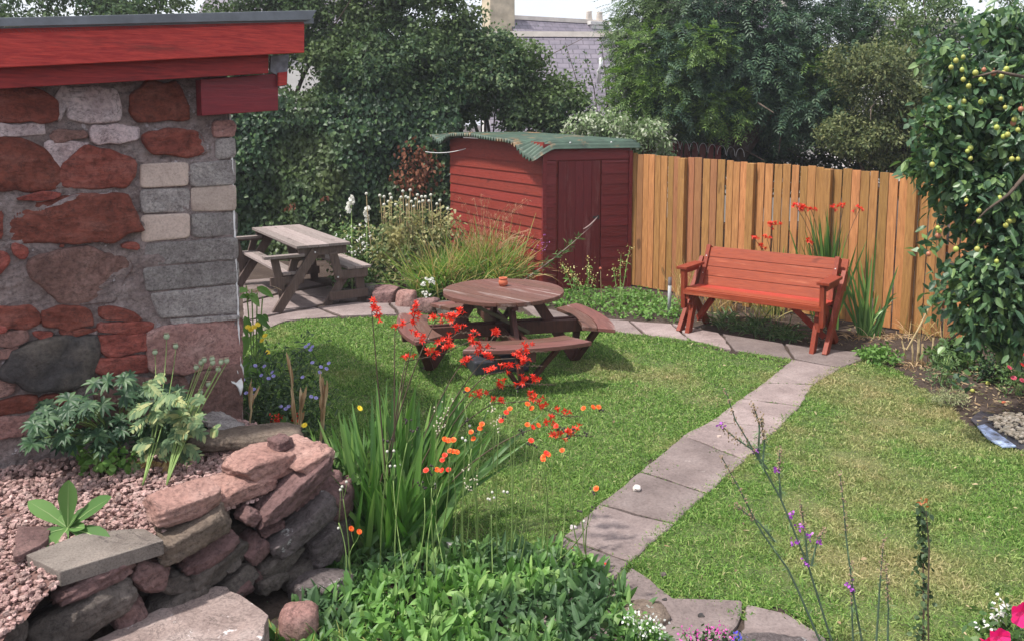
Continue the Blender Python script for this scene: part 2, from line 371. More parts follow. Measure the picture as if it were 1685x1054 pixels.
# path of stone flags, one sheet of real slabs with joints
FLAG = stone('flagstone', [(.16, .125, .12), (.23, .182, .174), (.31, .255, .245)], 2.5, .85, .25, lichen=(.42, .37, .35), lichamt=.66, fine=60, mott=.45, cracks=.25)
edgeL = [(1303, 590), (1255, 630), (1218, 655), (1168, 692), (1122, 716), (1052, 775), (985, 829), (925, 882), (880, 928)]
edgeR = [(1385, 605), (1340, 632), (1318, 668), (1282, 705), (1228, 757), (1165, 812), (1112, 862), (1038, 925), (1000, 975)]
fm = M()
def flag(px, top=.014, gap=.012, seed=0):
    w = np.array([G(x, y, top) for x, y in px]); c = w.mean(0); out = []
    r = np.random.default_rng(seed + 40)
    for i in range(len(w)):
        a, b = w[i], w[(i + 1) % len(w)]; n = max(2, int(np.linalg.norm(b - a) / .10))
        for k in range(n):
            p = a + (b - a) * k / n; p = p + (c - p) / np.linalg.norm(c - p) * gap + np.append(r.normal(size=2) * .006, 0); out.append(p)
    out = np.array(out); out[:, 2] = top + r.uniform(-.003, .004)
    out = out + np.append(np.zeros(2), 0); k = fm.addv(out)
    n = len(out); inner = c + (out - c) * .97; inner[:, 2] += .006; k2 = fm.addv(inner); k3 = fm.addv(out - V(0, 0, .05))
    A = np.cross(out[1] - out[0], out[2] - out[0])[2]
    ar = sum(out[i][0] * out[(i + 1) % n][1] - out[(i + 1) % n][0] * out[i][1] for i in range(n))
    o1 = list(range(n)) if ar > 0 else list(range(n))[::-1]
    fm.poly([k2 + i for i in o1])
    for a_, b_i in zip(o1, o1[1:] + o1[:1]):
        fm.quads([[k + a_, k + b_i, k2 + b_i, k2 + a_]]); fm.quads([[k3 + a_, k3 + b_i, k + b_i, k + a_]])
for i in range(len(edgeL) - 1):
    flag([edgeL[i], edgeR[i], edgeR[i + 1], edgeL[i + 1]], seed=i)
# crossing path along the near edge of the lawn and the far run behind the table up to the bench
flag([(1004, 962), (1040, 934), (1108, 984), (1226, 990), (1216, 1030), (1162, 1085), (960, 1090), (978, 1000)], seed=20)
flag([(880, 932), (1000, 978), (974, 1000), (955, 1080), (860, 1050), (850, 960)], seed=22)
flag([(1228, 990), (1300, 1008), (1365, 1052), (1400, 1120), (1180, 1120), (1165, 1080), (1218, 1030)], seed=21)
for k, q in enumerate([[(855, 500), (960, 520), (985, 543), (880, 522)], [(962, 520), (1035, 528), (1060, 551), (988, 543)], [(1037, 528), (1105, 533), (1135, 560), (1063, 551)],
          [(1107, 533), (1185, 548), (1205, 575), (1137, 560)], [(1187, 548), (1290, 565), (1305, 590), (1208, 576)], [(1292, 565), (1420, 580), (1420, 592), (1385, 605), (1307, 590)]]): flag(q, seed=30 + k)
props(fm.build('path', FLAG), kind='structure')
# paving under the weathered picnic set
pm = fm; fm = M()
for k, q in enumerate([[(398, 560), (470, 527), (560, 521), (520, 505), (398, 530)], [(398, 528), (518, 503), (560, 495), (470, 482), (398, 500)], [(523, 505), (562, 520), (655, 517), (640, 498), (585, 497)], [(560, 494), (640, 496), (600, 478), (540, 470), (475, 481)], [(398, 498), (470, 480), (535, 468), (480, 455), (398, 462)], [(640, 498), (660, 519), (712, 512), (690, 497)]]): flag(q, seed=50 + k, gap=.02)
props(fm.build('patio_paving', FLAG), kind='structure')

# weeds and moss in the joints
GREEN1 = leafmat('weed_leaf', [(.05, .12, .02), (.10, .20, .04), (.19, .26, .07)])
wm_ = M()
for i in range(1, len(edgeL) - 1):
    a = G(*edgeL[i], .01); b = G(*edgeR[i], .01); n = 60 if i in (1, 2, 5, 7) else 24
    t = rng.uniform(0, 1, n) ** (1.6 if i % 2 else .7); P = a + (b - a) * t[:, None] + rng.normal(size=(n, 3)) * (.012, .012, 0)
    wm_.leaves(P, rand_dirs(n, .8), rand_dirs(n), rng.uniform(.012, .035, n), .006, bend=.4)
for c0, n, sp_ in (((1052, 768), 260, .10), ((1207, 1010), 160, .035), ((930, 893), 90, .03), ((1030, 940), 200, .07), ((975, 640), 0, .03), ((1190, 745), 60, .05)):
    c = G(*c0, .012); P = c + rng.normal(size=(n, 3)) * (sp_, sp_ * .7, 0)
    wm_.leaves(P, rand_dirs(n, .9), rand_dirs(n), rng.uniform(.015, .045, n), .007, bend=.4)
props(wm_.build('joint_weeds', GREEN1), 'low green weeds growing in the joints of the stone path', 'weeds', kind='stuff')

# ================================================================ STONE OUTBUILDING (left)
BEDZ = .50
C0 = G(396, 690, BEDZ); dw = nrm(V(1.4, 1.0, 0)); nw = nrm(V(1.0, -1.4, 0))
RED_ST = stone('red_sandstone', [(.19, .055, .045), (.33, .095, .070), (.43, .17, .14)], 5, .8, .9, band=(1, 1, 2.2), fine=30, lichen=(.45, .36, .33), lichamt=.70)
PINK_ST = stone('pink_sandstone', [(.25, .135, .12), (.37, .21, .185), (.48, .32, .29)], 4, .85, .8, lichen=(.5, .44, .42), lichamt=.66)
WASH_ST = stone('limewashed_stone', [(.36, .25, .25), (.55, .45, .46), (.72, .64, .66)], 4, .85, .6)
DARK_ST = stone('dark_whinstone', [(.025, .022, .028), (.06, .055, .055), (.19, .16, .13)], 2.5, .6, .6)
BLOCK = stone('rough_concrete_block', [(.33, .29, .285), (.48, .44, .43), (.64, .60, .58)], 11, .95, 1.0, fine=70)
BEIGE = stone('smooth_beige_block', [(.42, .335, .29), (.49, .395, .345), (.54, .445, .39)], 3, .9, .15, fine=90, mott=.4, cracks=0)
MORTAR = stone('old_mortar', [(.27, .20, .195), (.43, .345, .335), (.58, .50, .50)], 5, .95, 1.0, fine=34, lichen=(.62, .57, .60), lichamt=.60)
house = thing('stone_outbuilding', 'old red sandstone outbuilding corner patched with grey blocks, under red fascia boards', 'outbuilding', C0)
hb = M()
# mortar face with real relief
nx, nz = 250, 330; LEN = 4.2; TOP = 2.42
def walltop(u): return 2.30 - .115 * u
su = np.concatenate([np.linspace(0, 1.6, nx - 10), np.linspace(1.7, LEN, 10)]); zz = np.linspace(-.5, TOP, nz)
U, Z = np.meshgrid(su, zz, indexing='ij'); P = np.zeros((nx, nz, 3)); P += -dw * U[..., None]; P[..., 2] = -.5 + (Z + .5) / (TOP + .5) * (walltop(U) + .5)
rel = (wob(P.reshape(-1, 3) * 11, 3, 1.0) * .008 + wob(P.reshape(-1, 3) * 38, 4, 1.0) * .0050 + wob(P.reshape(-1, 3) * 90, 14, 1.0) * .0022).reshape(nx, nz)
rel[0] = 0; P += -nw * (.002 - rel)[..., None]; k = hb.addv(P.reshape(-1, 3))
i, j = np.meshgrid(np.arange(nx - 1), np.arange(nz - 1), indexing='ij')
hb.quads(np.stack([i * nz + j, i * nz + j + 1, (i + 1) * nz + j + 1, (i + 1) * nz + j], -1).reshape(-1, 4) + k)
hb.build('mortar', MORTAR, house)
bk = M(); b0 = -nw * .03; bk.prism([b0 + V(0, 0, -.5), b0 - dw * LEN + V(0, 0, -.5), b0 - dw * LEN + V(0, 0, walltop(LEN)), b0 + V(0, 0, walltop(0))], -nw * 3.0)
bk.build('wall_core', MORTAR, house)
def facestone(m, px, depth=.03, seed=0, sharp=.35, back=.05):
    """stone in the wall face from its outline, standing proud by depth"""
    r = np.random.default_rng(seed); w = np.array([HIT(x, y, C0, nw) for x, y in px]) - C0
    out = []
    for i in range(len(w)):
        a, b = w[i], w[(i + 1) % len(w)]; n = max(1, int(np.linalg.norm(b - a) / .022))
        for k in range(n): out.append(a + (b - a) * k / n)
    out = np.array(out); n = len(out); c = out.mean(0)
    out = out + (dw * r.normal(size=n)[:, None] + V(0, 0, 1) * r.normal(size=n)[:, None]) * (.0035 if sharp > .8 else .0062) * (1.5 - sharp)
    # smooth corners
    c_m = out.mean(0); out = c_m + (out - c_m) * (1.01 if sharp > .8 else 1.10)
    for _ in range(1): out = out * .5 + (np.roll(out, 1, 0) + np.roll(out, -1, 0)) * .25
    tilt = r.normal(size=2) * .06
    lay = [(1.0, -back), (1.0, .1 * depth), (.975, .62 * depth), (.93, .92 * depth)] + [(s_, depth) for s_ in (.82, .66, .48, .30, .12)]
    ks = []
    for s_, d in lay:
        q = c + (out - c) * s_
        if d > .5 * depth:
            nz_ = wob(q * 14 + seed, seed, 1.0) * depth * .34 * (1.4 - sharp) + (wob(q * 40, seed + 1, 1.0) * .0032 + wob(q * 95, seed + 2, 1.0) * .0016) * (1 if sharp > .8 else 1.3)
            nz_ += ((q - c) @ dw) * tilt[0] + (q - c)[:, 2] * tilt[1]
        else: nz_ = 0
        q = q + nw * (d + nz_ if np.isscalar(nz_) else (d + nz_))[..., None] if not np.isscalar(nz_) else q + nw * d
        ks.append(m.addv(q))
    i = np.arange(n); j = (i + 1) % n
    for a, b in zip(ks[:-1], ks[1:]): m.quads(np.stack([a + i, a + j, b + j, b + i], 1))
    m.poly([ks[-1] + t for t in range(n)])
RS = M(); PS = M(); WS = M(); DS = M(); BS = M(); BB = M()
red_list = [
 [(-30,148),(60,150),(92,165),(92,197),(40,201),(-30,201)], [(218,160),(240,138),(288,135),(303,160),(311,196),(232,199),(215,185)],
 [(233,222),(270,212),(325,216),(337,248),(300,259),(243,250)], [(-20,230),(45,231),(78,250),(97,290),(96,308),(40,313),(-20,312)],
 [(101,308),(105,268),(145,242),(180,248),(222,270),(216,292),(200,309),(140,309)], [(25,322),(60,315),(98,316),(95,328),(35,331)],
 [(8,345),(60,335),(130,322),(203,322),(215,350),(228,377),(205,383),(190,395),(120,398),(60,398),(10,395)],
 [(20,402),(45,403),(48,420),(40,429),(20,420)], [(-15,410),(12,413),(17,440),(-15,458)], [(96,400),(107,400),(106,409),(96,408)],
 [(198,399),(232,399),(232,410),(199,409)], [(-15,507),(50,504),(68,520),(66,533),(40,541),(-15,538)],
 [(72,512),(95,503),(138,505),(152,525),(155,535),(110,542),(70,536)], [(160,508),(175,504),(215,512),(238,525),(225,527),(170,525)],
 [(163,530),(230,529),(250,532),(250,543),(220,549),(165,547)], [(163,552),(240,549),(244,575),(215,580),(180,586),(163,575)],
 [(-10,532),(17,540),(10,547),(-10,547)], [(50,545),(90,545),(85,555),(55,555)], [(98,545),(158,538),(160,545),(140,550),(100,552)],
 [(156,590),(200,586),(246,584),(247,612),(200,618),(157,612)], [(-15,660),(30,652),(60,648),(64,668),(30,680),(-15,680)], [(65,652),(120,641),(122,658),(80,672),(65,662)],
 [(-15,350),(4,347),(5,390),(-15,394)]]
pink_list = [
 [(80,222),(100,213),(140,214),(146,228),(90,234)], [(50,432),(75,420),(140,408),(195,425),(215,440),(190,475),(185,493),(140,498),(100,496),(75,475),(62,462)],
 [(-10,549),(42,543),(45,560),(20,570),(-10,568)], [(-10,575),(30,570),(20,590),(-10,592)], [(-10,620),(28,625),(25,645),(-10,655)],
 [(248,545),(300,535),(394,525),(394,597),(360,602),(300,613),(250,607),(246,575)], [(325,615),(394,602),(397,700),(330,700),(312,650)],
 [(160,622),(300,620),(305,660),(160,668)], [(-15,684),(60,683),(62,705),(-15,725)], [(68,675),(150,665),(155,700),(68,715)], [(160,672),(305,664),(320,705),(165,712)],
 [(350,203),(386,200),(387,225),(352,226)]]
wash_list = [[(113,160),(160,143),(192,150),(198,197),(150,200),(113,198)], [(-20,205),(74,202),(74,222),(-20,226)], [(150,208),(190,205),(228,212),(230,228),(195,236),(150,233)]]
block_list = [[(312,270),(388,262),(388,303),(313,308)], [(230,312),(312,309),(313,348),(231,351)], [(314,352),(390,348),(391,387),(315,391)], [(232,402),(391,390),(392,426),(237,438)],
 [(236,441),(392,428),(393,466),(240,480)], [(245,483),(393,468),(394,515),(262,523)], [(258,527),(395,517),(395,524),(262,537)], [(354,228),(387,227),(388,260),(355,263)]]
beige_list = [[(230,270),(310,267),(310,306),(230,310)], [(314,309),(388,304),(389,346),(315,349)], [(232,354),(312,351),(313,391),(233,399)]]
for i, p in enumerate(red_list): facestone(RS, p, .022, 100 + i)
for i, p in enumerate(pink_list): facestone(PS, p, .018, 200 + i)
for i, p in enumerate(wash_list): facestone(WS, p, .014, 300 + i)
for i, p in enumerate([[(70,236),(100,230),(148,236),(120,252),(104,268),(99,292),(90,272),(82,252)], [(100,142),(150,148),(118,165),(96,200),(92,168)], [(78,338),(130,318),(196,317),(202,325),(140,328),(70,342)], [(150,640),(200,640),(190,650),(150,652)], [(118,545),(158,539),(162,548),(130,556)]]): facestone(WS, p, .008, 340 + i)
facestone(DS, [(8,605),(25,578),(75,556),(158,553),(160,580),(148,625),(105,638),(40,640),(22,622),(2,620)], .045, 400)
for i, p in enumerate(block_list): facestone(BS, p, .010, 500 + i, 1.0)
for i, p in enumerate(beige_list): facestone(BB, p, .011, 600 + i, 1.2)
RS.build('red_stonework', RED_ST, house, True); PS.build('pink_stonework', PINK_ST, house, True); WS.build('limewashed_stonework', WASH_ST, house, True)
o = DS.build('stone', DARK_ST, house, True); o['label'] = 'large near-black boulder built into the wall'
BS.build('concrete_blockwork', BLOCK, house, True); BB.build('beige_blockwork', BEIGE, house, True)
# white render skin on the far side of the corner, its broken edge showing
WHITE = plain('white_render', (.80, .80, .80), .8, .06, 8)
wr_ = M(); zs = np.linspace(-.1, 1.99, 70); r = np.random.default_rng(5)
ed = .004 + .005 * r.uniform(size=70) + np.where((zs > .22) & (zs < .34), .012, 0)
P1 = np.array([dw * .004 + nw * 0 + V(0, 0, z) for z in zs]); P2 = np.array([dw * (.006 + e) + nw * (.006 + e * .3) + V(0, 0, z) for z, e in zip(zs, ed)])
P3 = P2 - nw * 2.9; k = wr_.addv(np.concatenate([P1, P2, P3])); i = np.arange(69)
wr_.quads(np.stack([k + i, k + 70 + i, k + 71 + i, k + 1 + i], 1)); wr_.quads(np.stack([k + 70 + i, k + 140 + i, k + 141 + i, k + 71 + i], 1))
wr_.build('white_render', WHITE, house)
pt = M(); facestone(pt, [(374,608),(386,601),(396,618),(397,645),(392,648),(386,632),(376,622)], .034, 77); pt.build('render_patch', WHITE, house)
# timber eaves
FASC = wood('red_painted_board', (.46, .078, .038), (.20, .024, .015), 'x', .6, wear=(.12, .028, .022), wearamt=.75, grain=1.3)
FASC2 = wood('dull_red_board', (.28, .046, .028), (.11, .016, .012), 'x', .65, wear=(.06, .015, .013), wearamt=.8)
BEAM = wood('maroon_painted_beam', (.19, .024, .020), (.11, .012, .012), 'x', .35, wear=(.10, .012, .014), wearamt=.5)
FELT = plain('grey_roof_edge', (.13, .145, .165), .45, .25, 10, .5)
BOLT = plain('rough_lead_flashing', (.16, .165, .19), .6, .4, 25, .5)
ra = math.atan2(dw[1], dw[0]); eaves_loc = C0
def facade(name, px, off, thick, mat, bev=.004, root=None, side=0):
    p0 = C0 + nw * off; w = np.array([HIT(x, y, p0, nw) for x, y in px])
    rot = Matrix.Rotation(-ra, 3, 'Z'); rotn = np.array(rot)
    loc = C0; w2 = (w - loc) @ rotn.T; dv = (-nw * thick) @ rotn.T
    m = M(); m.prism(w2, dv); o = m.build(name, mat, root or house, bevel=bev); o.rotation_euler = (0, 0, ra); return o
facade('fascia_board', [(-60, 47.5), (501, 35), (501, 87), (-60, 115)], .30, .03, FASC)
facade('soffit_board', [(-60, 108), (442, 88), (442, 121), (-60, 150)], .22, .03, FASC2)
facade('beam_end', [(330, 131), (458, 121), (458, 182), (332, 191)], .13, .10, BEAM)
facade('roof_edge_strip', [(-60, 31), (521, 17), (512, 33), (380, 35.5), (-60, 45.5)], .33, .025, FELT, .002)
facade('flashing', [(446, 92), (476, 90), (474, 108), (473, 135), (470, 142), (457, 143), (456, 124), (444, 118)], .14, .02, BOLT, .003)
o = facade('eaves_stub', [(458, 120), (473, 118), (472, 140), (458, 142)], .16, .02, FASC, .002)
# roof slab behind the fascia, following the fascia's slope
p0 = C0 + nw * .30; a = HIT(-60, 47, p0, nw); b = HIT(516, 30, p0, nw)
rm = M(); rm.prism([a - C0, b - C0, b - C0 - nw * 3.6, a - C0 - nw * 3.6][::-1], (0, 0, -.03)); rm.build('roof', FELT, house)
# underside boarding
a = HIT(-60, 100, p0, nw); b = HIT(495, 78, p0, nw); sb = M(); sb.prism([a - C0 - nw * .04, b - C0 - nw * .04, b - C0 - nw * 3.2, a - C0 - nw * 3.2][::-1], (0, 0, .02)); sb.build('soffit_lining', FASC2, house)

# ================================================================ RAISED GRAVEL BED AND DRY STONE WALL
W0 = G(562, 942, 0); W1 = G(272, 890, BEDZ); W1[2] = 0; W2 = G(96, 944, .47); W2[2] = 0
wd = nrm(W0 - W1); wn_ = nrm(V(wd[1], -wd[0], 0))     # wall face direction and outward normal
W0 = W0 + wd * .0
bedpoly = [C0 + nw * .0 + dw * .0, C0 - dw * 3, V(-4.5, 2.2, 0), W2 + V(-.05, -.9, 0), W2 + V(.06, -.12, 0), W2 + V(.04, .03, 0), W1 - wn_ * .05, W0 - wn_ * .12, W0 - wn_ * .10 + V(-.02, .35, 0)]
def bedheight(x, y):
    p = np.stack([x, y], -1)
    d = (p - W2[:2]) @ wd[:2]
    h = BEDZ - .01 + .02 * wob(np.stack([x, y, x * 0], -1).reshape(-1, 3) * 3, 8).reshape(x.shape)
    return h - np.clip(-d - .02, 0, 1.2) * .20 + np.clip(-.12 - (x - C0[0]) * .06, 0, .12)
GRAVB = plain('gravel_bed', (.16, .09, .08), .95, .4, 60)
bm_ = M(); gx = np.linspace(-4.4, -.75, 120); gy = np.linspace(2.2, 5.3, 120); X, Y = np.meshgrid(gx, gy, indexing='ij'); Zb = bedheight(X, Y) - .01
ins = inpoly(X.ravel(), Y.ravel(), bedpoly).reshape(X.shape); k = bm_.addv(np.stack([X, Y, Zb], -1).reshape(-1, 3))
i, j = np.meshgrid(np.arange(119), np.arange(119), indexing='ij'); ok = (ins[:-1, :-1] & ins[1:, 1:] ) & (ins[1:, :-1] & ins[:-1, 1:])
bm_.quads(np.stack([i * 120 + j, (i + 1) * 120 + j, (i + 1) * 120 + j + 1, i * 120 + j + 1], -1)[ok] + k)
props(bm_.build('gravel_bed_ground', GRAVB, smooth=True), kind='structure')
GRAVEL = stone('pink_gravel', [(.34, .20, .185), (.53, .35, .32), (.72, .55, .51)], 18, .85, .5, fine=120)
gm = M(); n = 17000; q = np.column_stack([rng.uniform(-3.4, -.8, n), rng.uniform(2.9, 5.2, n)])
q = q[inpoly(q[:, 0], q[:, 1], bedpoly)]
iv, if_ = None, None
bmi = bmesh.new(); bmesh.ops.create_icosphere(bmi, subdivisions=1, radius=1); iv = np.array([x.co[:] for x in bmi.verts]); if_ = np.array([[y.index for y in x.verts] for x in bmi.faces]); bmi.free()
bmi = bmesh.new(); bmesh.ops.create_cube(bmi, size=1.3); bmesh.ops.bevel(bmi, geom=bmi.edges[:] , offset=.28, segments=1, affect='EDGES'); bmesh.ops.triangulate(bmi, faces=bmi.faces[:]); iv0 = np.array([x.co[:] for x in bmi.verts]); if0 = np.array([[y.index for y in x.verts] for x in bmi.faces]); bmi.free()
H = bedheight(q[:, 0], q[:, 1])
for (x, y), h in zip(q, H):
    s_ = rng.uniform(.007, .019) * rng.uniform(.7, 1.15); u = iv0 * (1 + rng.normal(size=(len(iv0), 1)) * .16) * (1, rng.uniform(.6, .95), rng.uniform(.5, .85))
    u = np.sign(u) * np.abs(u) ** .8
    a, b = rng.uniform(0, 6.28), rng.normal() * .6; ca, sa, cb, sb_ = math.cos(a), math.sin(a), math.cos(b), math.sin(b)
    Rm = np.array([[ca, -sa * cb, sa * sb_], [sa, ca * cb, -ca * sb_], [0, sb_, cb]])
    k = gm.addv(u * s_ @ Rm.T + (x, y, h + s_ * rng.uniform(.0, .9))); gm.tris(if0 + k)
props(gm.build('gravel', GRAVEL), 'loose pink granite gravel filling the raised bed by the outbuilding', 'gravel', kind='stuff')

# dry stone wall: each stone is a part
GREY_ST = stone('grey_sandstone', [(.085, .072, .066), (.16, .135, .12), (.26, .22, .20)], 4, .9, .9, lichen=(.45, .43, .42), lichamt=.655)
LICH_ST = stone('lichened_stone', [(.10, .085, .085), (.17, .14, .14), (.25, .21, .21)], 4, .9, .9, lichen=(.55, .54, .53), lichamt=.58)
BUFF_ST = stone('buff_sandstone', [(.13, .10, .075), (.22, .17, .135), (.31, .25, .20)], 3, .9, .7, fine=60, lichen=(.4, .38, .33), lichamt=.68)
PURP_ST = stone('purple_sandstone', [(.13, .075, .075), (.22, .13, .125), (.32, .20, .185)], 4, .85, .8, lichen=(.5, .46, .45), lichamt=.67)
TOPP = stone('coping_sandstone', [(.28, .15, .13), (.40, .235, .20), (.50, .33, .29)], 3, .85, .6, band=(1, 1, 2.5), lichen=(.5, .45, .42), lichamt=.70)
wall = thing('dry_stone_wall', 'low dry stone retaining wall of pink and grey sandstone holding up the gravel bed', 'stone wall', (W1 + W0) / 2)
WL = (W1 + W0) / 2
face_n = wn_
def wstone(cx, cy, w, h, tilt, mat, push=0.0, dep=.11, seed=0, p=6, label=None, cuts=5):
    P0 = W0 + wn_ * push; c = HIT(cx, cy, P0, wn_); s_ = c[1] / FPX * 1.02
    # foreshortening along the wall
    dpx = 1 / max(.35, abs(np.dot(wd, nrm(V(c[1], -c[0], 0)))))
    t = R(tilt) * .82; ax1 = wd * math.cos(t) + V(0, 0, 1) * math.sin(t); ax3 = -wd * math.sin(t) + V(0, 0, 1) * math.cos(t)
    m = M(); rock(m, c - wn_ * dep * .75 - WL, np.stack([ax1, wn_, ax3], 1), (w * s_ * dpx * .5 * .87, dep, h * s_ * .5 * .90), seed, p, 22, .04, cuts)
    o = m.build('stone', mat, wall, True)
    if label: o['label'] = label
    o.data.polygons.foreach_set('use_smooth', np.ones(len(o.data.polygons), bool)); return o
i = 0
for a in [(313,832,118,58,0,TOPP,-.05,.10), (402,808,128,42,3,TOPP,-.10,.11), (440,772,110,52,6,TOPP,-.12,.13), (506,755,58,46,0,TOPP,-.10,.13), (470,733,34,26,0,PURP_ST,-.16,.06),
          (333,878,168,50,15,BUFF_ST,.0,.12), (486,812,165,46,34,PURP_ST,.0,.13), (352,910,98,44,20,PURP_ST,-.02,.12), (352,946,150,48,20,GREY_ST,.0,.12), (425,906,40,46,-70,PURP_ST,-.01,.08),
          (503,866,132,54,27,LICH_ST,.02,.13), (468,928,86,48,17,GREY_ST,.0,.12), (541,899,64,66,10,LICH_ST,.02,.12), (398,960,64,34,24,GREY_ST,.01,.1), (447,869,46,20,10,PURP_ST,-.03,.07), (417,852,28,38,60,PURP_ST,-.02,.06),
          (520,762,70,30,20,TOPP,-.02,.10), (455,845,36,20,30,GREY_ST,-.04,.06), (475,892,50,18,20,GREY_ST,-.04,.08), (505,815,60,22,30,PURP_ST,-.04,.08),
          (160,958,142,40,17,PURP_ST,.0,.10), (145,1016,190,74,20,GREY_ST,.02,.12), (248,950,56,74,75,PURP_ST,.0,.09), (291,960,40,60,70,GREY_ST,-.03,.08), (215,920,60,30,15,GREY_ST,-.06,.07),
          (20,1045,70,56,10,GREY_ST,.05,.10), (60,975,0,0,0,GREY_ST,0,0), (300,1000,110,50,20,GREY_ST,.0,.10), (215,1010,60,50,15,PURP_ST,.0,.10), (388,985,70,36,20,PURP_ST,.02,.09), (450,955,60,34,15,GREY_ST,.0,.10), (500,945,70,44,10,GREY_ST,.0,.10), (385,925,36,26,20,GREY_ST,-.02,.07), (320,930,40,22,18,PURP_ST,-.02,.07), (435,940,40,26,10,PURP_ST,-.02,.07)]:
    if a[2] == 0: continue
    wstone(*a[:6], push=a[6], dep=a[7], seed=900 + i * 3); i += 1
sb2 = M(); q0 = W0 - wn_ * .12 - WL; q1 = W2 - wd * .4 - wn_ * .12 - WL
sb2.prism([q0 + V(0, 0, -.05), q1 + V(0, 0, -.05), q1 - wn_ * .12 + V(0, 0, -.05), q0 - wn_ * .12 + V(0, 0, -.05)], (0, 0, .43)); sb2.build('earth_core', SOIL, wall)  # dark soil backing, set behind the stones so their gaps look dark
# end return of the wall, towards the corner of the outbuilding
for k, (px, py, z, L_, h_, mt) in enumerate([(566, 860, .0, .17, .12, GREY_ST), (560, 800, .0, .14, .09, PURP_ST)]):
    c = W0 + V(-.06, .16 + .02 * k, .12 + .2 * k); m = M(); rock(m, c - WL, np.eye(3), (.10, L_, h_), 990 + k, 6, 8, .04); m.build('stone', mt, wall, True)
for k in range(4):
    c = W0 + (V(C0[0], C0[1], 0) - W0) * (.22 + .2 * k) + V(.03, 0, .22); m = M(); rock(m, c - WL, np.eye(3), (.12, .12, .24), 970 + k, 6, 8, .05); m.build('stone', [PURP_ST, GREY_ST][k % 2], wall, True)
# things lying on the bed
def slabthing(name, label, cat, px, z, th, mat, amp=.006, seed=1, bevel=.004):
    w = np.array([G(x, y, z) for x, y in px]); c = w.mean(0); r = np.random.default_rng(seed); out = []
    for i in range(len(w)):
        a, b = w[i], w[(i + 1) % len(w)]; n = max(2, int(np.linalg.norm(b - a) / .05))
        for k in range(n): out.append(a + (b - a) * k / n + np.append(r.normal(size=2) * amp, 0))
    out = np.array(out) - c; m = M(); m.prism(out, (0, 0, -th)); o = m.build(name, mat, bevel=bevel); o.location = tuple(c); return props(o, label, cat)
SLATEG = stone('dressed_grey_slab', [(.16, .135, .12), (.215, .185, .165), (.26, .225, .20)], 2, .85, .12, fine=120, lichen=(.27, .21, .13), lichamt=.66)
slabthing('stone_slab', 'smooth sawn grey slab capping the low wall, with a seedling at its back', 'stone slab', [(42, 912), (98, 940), (272, 887), (236, 868), (140, 874)], .53, .065, SLATEG, .002)
slabthing('flat_stone', 'small flat purplish stone lying on the gravel left of the grey slab', 'stone', [(20, 915), (28, 865), (86, 864), (80, 885), (45, 908)], .54, .03, PURP_ST, .006)
c = G(405, 722, .54); m = M(); rock(m, V(0, 0, 0), np.array(Matrix.Rotation(.25, 3, 'Z')), (.30, .12, .055), 21, 4, 12, .07, 6); o = m.build('boulder', BUFF_ST, None, True); o.location = tuple(c)
props(o, 'long flat purplish-buff stone at the foot of the outbuilding corner', 'stone')
c = G(365, 695, .60); m = M(); rock(m, V(0, 0, 0), np.array(Matrix.Rotation(-.5, 3, 'Z') @ Matrix.Rotation(.25, 3, 'Y')), (.13, .08, .022), 33, 3, 12, .16, 6); o = m.build('mortar_lump', BLOCK, None, True); o.location = tuple(c)
props(o, 'pale grey crusty lump of old mortar lying on the long flat stone', 'rubble')
# step slab and stones at the foot of the wall
STEP = stone('worn_step_stone', [(.24, .18, .165), (.33, .255, .235), (.44, .37, .35)], 3, .85, .3, lichen=(.62, .58, .58), lichamt=.60, fine=70)
slabthing('stone_step', 'big worn pinkish-grey step slab at the bottom edge, whitened along its side', 'step', [(150, 1054), (240, 1010), (355, 962), (385, 968), (440, 1012), (432, 1054), (400, 1110), (100, 1110)], .20, .2, STEP, .006)
for k, (px, py, z, hs, mt, lb) in enumerate([
    (530, 965, .03, (.16, .10, .08), LICH_ST, 'grey lichen-flecked stone at the foot of the wall by the leafy clump'),
    (492, 1022, .10, (.085, .07, .08), PINK_ST, 'rounded pink stone at the lower left edge of the leafy clump'),
    (1060, 1014, .02, (.115, .09, .055), BUFF_ST, 'pale smooth rock beside the path at the right edge of the leafy clump'),
    (1262, 1062, .0, (.20, .07, .035), LICH_ST, 'dark grey stone with white lichen at the bottom of the path')]):
    c = G(px, py, z); m = M(); rock(m, V(0, 0, 0), np.eye(3), hs, 60 + k, 3, 10, .05, 5); o = m.build('edging_stone' if k != 2 else 'rock', mt, None, True); o.location = tuple(c); props(o, lb, 'stone')

# ================================================================ ROUND PICNIC TABLE
PUBW = wood('brown_stained_timber', (.17, .075, .055), (.085, .038, .030), 'x', .5, wear=(.36, .30, .28), wearamt=.8, spec=.4, islandvar=.2)
PUBL = wood('red_brown_frame_timber', (.12, .040, .032), (.055, .020, .018), 'z', .6, wear=(.10, .06, .05), wearamt=.5)
tc0 = G(828.5, 477, .72); tc0[2] = 0
rt = thing('round_picnic_table', 'round brown picnic table with four curved bench seats standing on the lawn', 'picnic table', tc0, R(14))
def clip_circle_plank(m, y0, y1, Rr, z, th, xin=None):
    """plank of a round top: strip between y0..y1 inside a circle of radius Rr"""
    ys = np.linspace(y0, y1, 5); xr = np.sqrt(np.maximum(Rr ** 2 - ys ** 2, 1e-4))
    pts = [(x, y, z) for x, y in zip(xr, ys)] + [(-x, y, z) for x, y in zip(xr[::-1], ys[::-1])]
    m.prism(pts[::-1], (0, 0, -th))
tt = M(); npl = 9; w = 1.12 / npl
for k in range(npl):
    y0 = -.56 + k * w; clip_circle_plank(tt, y0 + .004, y0 + w - .004, .562, .72 + random.uniform(-.001, .001), .036)
tt_o = tt.build('tabletop', PUBW, rt, bevel=.004); tt_o.rotation_euler = (0, 0, R(-58))
